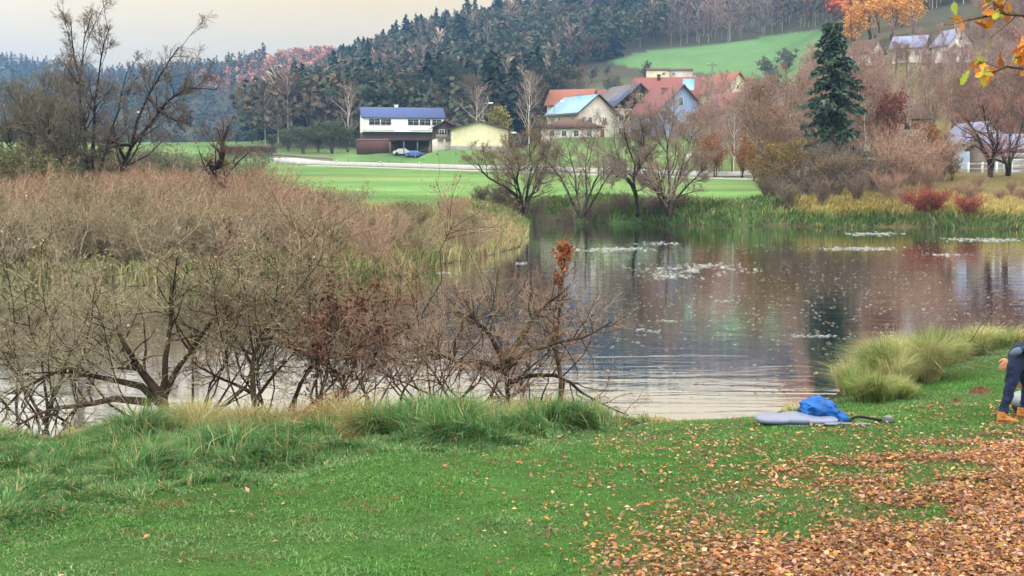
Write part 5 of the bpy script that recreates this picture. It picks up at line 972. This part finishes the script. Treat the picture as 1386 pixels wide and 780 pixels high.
def oak_leaf(pos, a, nn, s, c):
    bb = np.cross(nn, a); bb /= np.linalg.norm(bb) + 1e-9; nn = np.cross(a, bb)
    prof = [(0, .02), (.18, .16), (.28, .1), (.42, .27), (.53, .16), (.68, .29), (.78, .17), (.9, .17), (1.0, .03)]
    L_ = [pos + a * s * u + bb * s * w_ - nn * s * (.12 * u * u) + nn * s * .25 * w_ for u, w_ in prof]; Rr = [pos + a * s * u - bb * s * w_ - nn * s * (.12 * u * u) + nn * s * .25 * w_ for u, w_ in prof]; Cc = [pos + a * s * u - nn * s * .12 * u * u for u, w_ in prof]
    m_ = len(prof); i_ = range(m_ - 1); lo.add(L_ + Cc + Rr, [(k, k + 1, m_ + k + 1, m_ + k) for k in i_] + [(m_ + k, m_ + k + 1, 2 * m_ + k + 1, 2 * m_ + k) for k in i_], C=c)
lp = np.concatenate([along(b1_[0], rq, 150, .012, .35), along(PPs[1:], rq, 26, .01, .6)])
cs = pal(rq, len(lp), OK_, .14)
for q, c in zip(lp, cs):
    a = unit(rq.normal(size=3) + np.array([-.5, 0, -.7])); oak_leaf(q, a, unit(rq.normal(size=3) + np.array([0, -.4, .8])), rq.uniform(.06, .105), c)
lo.obj('foliage', M_LEAF, oak); tag(oak, 'oak bough with yellow, orange and green leaves hanging in at the upper right', 'oak tree')

# ------------------------------------------------------------------ molehills
def mound(label, px_, py_, Y, rx, h_, seed):
    p = onpx(px_, Y); rq = np.random.default_rng(seed); n1_, n2_ = 26, 12; v = []; so = Soup()
    for a_ in range(n2_ + 1):
        f = a_ / n2_
        for b_ in range(n1_):
            t = 2 * math.pi * b_ / n1_; r_ = rx * f * (1 + .18 * math.sin(3 * t + seed) + .08 * math.sin(7 * t)); v.append((r_ * math.cos(t), r_ * .8 * math.sin(t), h_ * (1 - f ** 2) ** 1.2 - .04 * f + rq.normal(0, .012)))
    so.add(v, [(a_ * n1_ + b_, (a_ + 1) * n1_ + b_, (a_ + 1) * n1_ + (b_ + 1) % n1_, a_ * n1_ + (b_ + 1) % n1_) for a_ in range(n2_) for b_ in range(n1_)])
    me = so.mesh('molehill', True); me.materials.append(mat('loose_soil', S(96, 66, 46), .98, .35, 14, 1.0, 50)); o = link('molehill', me); o.location = p; tag(o, label, 'molehill')
mound('largest brown molehill just left of the person', 1334, 517, 18.2, .21, .1, 1); mound('brown molehill behind the person at the right edge', 1386, 517, 18.4, .2, .1, 2)
mound('small worn reddish molehill left of the largest one', 1300, 528, 17.6, .13, .04, 3); mound('tiny worn molehill halfway between the blue bag and the person', 1268, 536, 17.2, .11, .03, 4)

# ------------------------------------------------------------------ inflatable, bag, pump
def smooth_obj(name, me, m, parent, lvl=2):
    me.materials.append(m); o = link(name, me, parent); kids(parent, o)
    for p_ in me.polygons: p_.use_smooth = True
    if lvl: md = o.modifiers.new('sub', 'SUBSURF'); md.levels = md.render_levels = lvl
    return o
VINYL = mat('grey_vinyl', S(116, 126, 154), .38, .05, 4, .1, 12, spec=.5); BLUEF = mat('blue_nylon', S(16, 88, 164), .5, .3, 9, 1.0, 14); NAVYF = mat('navy_nylon', S(20, 34, 84), .6, .1, 6, .3, 18); BLK = mat('black_rubber', S(26, 28, 32), .5, .1, 8, .1)
p = onpx(1082, 15.7); inf = empty('folded_inflatable', tuple(p), R(-4))
def pillow(cx, cy, rx, ry, h_, z0, seed):
    bm = bmesh.new(); bmesh.ops.create_uvsphere(bm, u_segments=28, v_segments=16, radius=1)
    for v in bm.verts:
        x, y, z = v.co; s_ = lambda q, e: math.copysign(abs(q) ** e, q); t = math.atan2(y, x)
        w_ = 1 + .02 * math.sin(3 * t + seed) ; v.co = (cx + s_(x, .75) * rx * w_, cy + s_(y, .75) * ry * w_, z0 + h_ * .5 + s_(z, .8) * h_ * .5 * (1 + .03 * math.sin(3 * t + seed)))
    me = bpy.data.meshes.new('chamber'); bm.to_mesh(me); bm.free(); return me
smooth_obj('chamber', pillow(-.27, 0, .25, .24, .12, .02, 1), VINYL, inf, 1); smooth_obj('chamber', pillow(.03, .03, .26, .25, .13, .02, 2), VINYL, inf, 1); smooth_obj('chamber', pillow(.29, -.02, .23, .22, .115, .02, 3), VINYL, inf, 1)
smooth_obj('lower_layer', pillow(.0, 0, .44, .2, .06, -.01, 4), VINYL, inf, 1)
tag(inf, 'folded light grey inflatable lying on the lawn under the blue bag', 'inflatable')
p = onpx(1116, 15.8); bag = empty('blue_bag', (p[0], p[1], p[2]), R(5))
bm = bmesh.new(); bmesh.ops.create_icosphere(bm, subdivisions=4, radius=1)
from mathutils import noise as mnoise
for v in bm.verts:
    c = v.co.copy(); n_ = mnoise.noise(c * 2.2) * .3 + mnoise.noise(c * 5) * .2 + abs(mnoise.noise(c * 9)) * .12; c = c * (1 + n_)
    x, y, z = c; z = max(z, -.55); drop = max(0, x - .2) * .55
    v.co = (x * .25, y * .2, .18 + z * .15 - drop * .16 + (0.02 if x < 0 else 0))
me = bpy.data.meshes.new('bag_body'); bm.to_mesh(me); bm.free(); smooth_obj('bag_body', me, BLUEF, bag, 1)
bm = bmesh.new(); bmesh.ops.create_icosphere(bm, subdivisions=3, radius=1)
for v in bm.verts:
    c = v.co * (1 + mnoise.noise(v.co * 3) * .25); v.co = (-.06 + c.x * .19, -.1 + c.y * .11, .135 + c.z * .035)
me = bpy.data.meshes.new('bag_flap'); bm.to_mesh(me); bm.free(); smooth_obj('bag_flap', me, NAVYF, bag, 1)
so = Soup(); q = resample([(.2, -.06, .17), (.28, -.1, .1), (.3, -.13, .0), (.22, -.17, .0)], 8); tubes(so, q, np.full(8, .014), 6); so.obj('strap', NAVYF, bag, True)
bm = bmesh.new(); bmesh.ops.create_icosphere(bm, subdivisions=3, radius=1)
for v in bm.verts:
    c = v.co * (1 + mnoise.noise(v.co * 2.6 + Vector((3, 1, 2))) * .3); v.co = (.24 + c.x * .1, -.04 + c.y * .13, .07 + max(c.z, -.7) * .09)
me = bpy.data.meshes.new('bag_end'); bm.to_mesh(me); bm.free(); smooth_obj('bag_end', me, BLUEF, bag, 1)
tag(bag, 'crumpled bright blue carry bag dropped on the grey inflatable', 'bag')
p = onpx(1206, 15.6); pump = empty('foot_pump', tuple(p)); so = Soup(); boxv(so, (-.1, -.06, 0), (.1, .07, .03)); so.obj('base_plate', BLK, pump)
so = Soup(); t = np.linspace(0, 2 * math.pi, 19)[:-1]; rings = []
prf = [(.055, .03), (.062, .04), (.052, .05), (.064, .06), (.052, .072), (.06, .085), (.03, .1), (.001, .105)]
for r_, z in prf: rings += [(.03 + r_ * math.cos(q), r_ * math.sin(q), z) for q in t]
so.add(rings, [(k * 18 + j_, k * 18 + (j_ + 1) % 18, (k + 1) * 18 + (j_ + 1) % 18, (k + 1) * 18 + j_) for k in range(7) for j_ in range(18)]); so.obj('bellows', mat('pale_plastic', S(120, 124, 128), .5, .05, 6, 0), pump, True)
a1 = kp(1146, 574, 15.6) - np.array(p); a2 = kp(1160, 563, 15.6) - np.array(p); a3 = kp(1182, 567, 15.6) - np.array(p)
so = Soup(); q = resample([a1, (a1 * .5 + a2 * .5) + (0, 0, .02), a2, a3, (-.06, 0, .045)], 16)
for _ in range(2): q[1:-1] = (q[:-2] + q[1:-1] * 2 + q[2:]) / 4
tubes(so, q, np.full(16, .018), 8); so.obj('hose', BLK, pump, True)
tag(pump, 'small foot pump with a black hose arching to the blue bag', 'pump')
p = onpx(1160, 15.35); pad = empty('paddle', tuple(p), R(-3)); so = Soup(); q = resample([(-.2, .02, .03), (.22, -.02, .03)], 6); tubes(so, q, np.full(6, .014), 8); so.obj('shaft', VINYL, pad, True)
so = Soup(); boxv(so, (-.34, -.05, .02), (-.19, .07, .035)); so.obj('blade', VINYL, pad); tag(pad, 'short pale paddle lying on the lawn between the bag and the pump', 'paddle')
p = onpx(1414, 16.0); boat = empty('inflatable_boat', tuple(p), R(8))
tt = np.linspace(0, 2 * math.pi, 33); ctr = np.stack([.36 * np.cos(tt), .3 * np.sin(tt), np.full(33, .15)], 1); ctr[:, 0] += .1
so = Soup(); tubes(so, ctr, np.full(33, .085), 14); so.obj('upper_tube', mat('pale_vinyl', S(140, 150, 162), .35, .05, 4, 0, spec=.5), boat, True)
so = Soup(); c2 = ctr.copy(); c2[:, 2] = .055; tubes(so, c2, np.full(33, .06), 12); so.obj('lower_tube', BLK, boat, True); so = Soup(); boxv(so, (-.2, -.26, .06), (.4, .26, .1)); so.obj('floor_panel', VINYL, boat); tag(boat, 'pale inflatable boat cut by the right edge at the person\'s boots', 'inflatable boat')

# ------------------------------------------------------------------ the person bending forward at the right edge
DENIM = mat('dark_denim', S(32, 44, 72), .85, .25, 9, 1.0, 16); JACK = mat('navy_jacket', S(40, 54, 104), .8, .2, 8, 1.0, 14); SKIN = mat('skin', S(200, 138, 112), .55, .05, 10, .1, 60); BOOT = mat('tan_leather', S(186, 124, 62), .6, .1, 16, .3, 60); HAIR = mat('brown_hair', S(58, 42, 32), .7, .2, 20, .5, 60, stretch=(1, 1, 6)); SLEEVE = mat('grey_blue_knit', S(88, 104, 124), .85, .1, 20, .4, 60)
Yp = 15.45; p0 = onpx(1364, Yp); gp = p0[2]; per = empty('person', (p0[0], Yp, gp))
def skin(name, verts, edges, m, lvl=2, root=0, fold=0):
    me = bpy.data.meshes.new(name); bm = bmesh.new(); sk = bm.verts.layers.skin.verify(); vs = []
    for k, (x, y, z, rx, ry) in enumerate(verts):
        v = bm.verts.new((x, y, z)); v[sk].radius = (rx, ry); v[sk].use_root = (k == root); vs.append(v)
    for a, b_ in edges: bm.edges.new((vs[a], vs[b_]))
    bm.to_mesh(me); bm.free(); me.materials.append(m); o = link(name, me, per); kids(per, o)
    md = o.modifiers.new('skin', 'SKIN'); md.use_smooth_shade = True; md2 = o.modifiers.new('sub', 'SUBSURF'); md2.levels = md2.render_levels = lvl
    if fold:
        tx = bpy.data.textures.new('cloth_folds', 'CLOUDS'); tx.noise_scale = .09; md3 = o.modifiers.new('folds', 'DISPLACE'); md3.texture = tx; md3.strength = fold; md3.mid_level = .5; md3.texture_coords = 'LOCAL'
    return o
# pelvis at x=.2,z=.86 ; facing +x, trunk folded forward
skin('body', [(.2, .02, .86, .11, .12), (.36, .03, .9, .1, .11), (.52, .04, .9, .11, .12), (.64, .05, .86, .1, .12), (.74, .05, .8, .05, .05), (.84, .05, .74, .085, .085), (.92, .05, .67, .075, .08)], [(0, 1), (1, 2), (2, 3), (3, 4), (4, 5), (5, 6)], SKIN)
skin('trousers', [(.2, .02, .84, .15, .17), (.13, -.1, .77, .118, .12), (.07, -.12, .6, .092, .095), (.055, -.12, .47, .07, .074), (.01, -.12, .3, .068, .07), (-.03, -.12, .1, .05, .054), (.24, .14, .78, .115, .12), (.32, .16, .6, .09, .09), (.38, .17, .45, .07, .07), (.36, .17, .27, .062, .062), (.34, .17, .1, .05, .05), (.3, .03, .88, .15, .165)],
     [(0, 1), (1, 2), (2, 3), (3, 4), (4, 5), (0, 6), (6, 7), (7, 8), (8, 9), (9, 10), (0, 11)], DENIM, 3, fold=.045)
skin('jacket', [(.5, .04, .91, .17, .19), (.3, .03, .93, .15, .175), (.64, .05, .87, .15, .18), (.73, .05, .82, .075, .075), (.62, -.16, .88, .08, .08), (.44, -.22, .9, .06, .062), (.26, -.23, .94, .055, .056), (.12, -.22, .93, .05, .052), (.62, .26, .86, .08, .08), (.66, .3, .6, .055, .055), (.64, .27, .4, .045, .045)],
     [(0, 1), (0, 2), (2, 3), (2, 4), (4, 5), (5, 6), (6, 7), (2, 8), (8, 9), (9, 10)], JACK, 3, fold=.05)
skin('sleeve_cuff', [(.14, -.22, .935, .055, .056), (.06, -.215, .905, .05, .052), (-.005, -.21, .86, .04, .042)], [(0, 1), (1, 2)], SLEEVE, fold=.03)
# near hand: palm and five bent fingers, resting on the back of the thigh
def hand(h0, d, sd, nrm, name='hand'):
    h0, d, sd, nrm = map(np.array, (h0, d, sd, nrm)); vs = []; es = []
    def ad(q, r1, r2): vs.append((*q, r1, r2)); return len(vs) - 1
    w_ = ad(h0, .03, .026); c = ad(h0 + d * .05, .04, .022); es.append((w_, c))
    for k, (o_, l_) in enumerate([(-.03, .068), (-.01, .078), (.01, .074), (.03, .058)]):
        b_ = h0 + d * .09 + sd * o_; i0 = ad(b_, .012, .011); es.append((c, i0)); i1 = ad(b_ + d * l_ * .45 + nrm * .008, .0095, .0095); es.append((i0, i1)); i2 = ad(b_ + d * l_ * .8 + nrm * .025, .0085, .0085); es.append((i1, i2)); i3 = ad(b_ + d * l_ + nrm * .04, .007, .007); es.append((i2, i3))
    t0 = ad(h0 + d * .03 - sd * .036, .015, .014); es.append((c, t0)); t1 = ad(h0 + d * .06 - sd * .058, .012, .012); es.append((t0, t1)); t2 = ad(h0 + d * .088 - sd * .064 + nrm * .01, .01, .01); es.append((t1, t2))
    return skin(name, vs, es, SKIN)
hand((-.035, -.2, .815), (-.5, -.05, -.86), (.8, -.2, -.5), (.3, .6, -.1)); hand((.63, .27, .36), (-.05, 0, -1), (0, 1, 0), (.5, 0, 0))
def boot(x, y):
    pr = [(-.1, .0, .045, .045), (-.1, .05, .045, .05), (-.06, .12, .045, .06)]
    so = Soup(); secs = [(-.09, .036, .115), (-.07, .042, .13), (-.02, .044, .13), (.02, .043, .105), (.06, .044, .08), (.11, .048, .066), (.155, .042, .055), (.18, .024, .04)]; V = []
    for (sx, hw_, ht) in secs: V += [(x + sx, y - hw_, .018), (x + sx, y - hw_ * 1.02, ht * .5), (x + sx, y - hw_ * .7, ht * .92), (x + sx, y, ht), (x + sx, y + hw_ * .7, ht * .92), (x + sx, y + hw_ * 1.02, ht * .5), (x + sx, y + hw_, .018)]
    n_ = 7; m_ = len(secs); Qb = [(a * n_ + b_, a * n_ + b_ + 1, (a + 1) * n_ + b_ + 1, (a + 1) * n_ + b_) for a in range(m_ - 1) for b_ in range(n_ - 1)] + [(a * n_, (a + 1) * n_, (a + 1) * n_ + 6, a * n_ + 6) for a in range(m_ - 1)]
    Qb += [(0, 6, 5, 1), (1, 5, 4, 2), ]; Tb = [(2, 4, 3)]; e0 = (m_ - 1) * n_; Qb += [(e0, e0 + 1, e0 + 5, e0 + 6), (e0 + 1, e0 + 2, e0 + 4, e0 + 5)]; Tb += [(e0 + 2, e0 + 3, e0 + 4)]
    so.add(V, Qb, Tb); me = so.mesh('boot', True); o = smooth_obj('boot', me, BOOT, per, 1)
    so = Soup(); q = [(x + a, y + s_ * b_, z) for z in (-.004, .02) for s_ in (-1, 1) for a, b_ in ((-.1, .04), (.1, .05), (.19, .025))]; boxv(so, (x - .1, y - .045, -.004), (x + .18, y + .045, .02)); sl_ = so.obj('sole', mat('sole_rubber', S(150, 110, 70), .8, .1, 9, 0), o)
    so = Soup(); q = resample([(x - .03, y, .09), (x - .025, y, .15)], 4); tubes(so, q, np.array([.055, .056, .057, .058]), 12); so.obj('boot_collar', BOOT, o, True)
boot(-.01, -.12); boot(.35, .17)
hm = bpy.data.meshes.new('hair'); bm = bmesh.new(); bmesh.ops.create_icosphere(bm, subdivisions=3, radius=1)
for v in bm.verts: c = v.co * (1 + mnoise.noise(v.co * 4) * .08); v.co = (.86 + c.x * .115, .05 + c.y * .105, .77 + c.z * .09)
bm.to_mesh(hm); bm.free(); smooth_obj('hair', hm, HAIR, per, 1)
tag(per, 'person in dark jeans, navy jacket and tan boots bending forward at the right edge', 'person')
print('objects', len(bpy.data.objects))
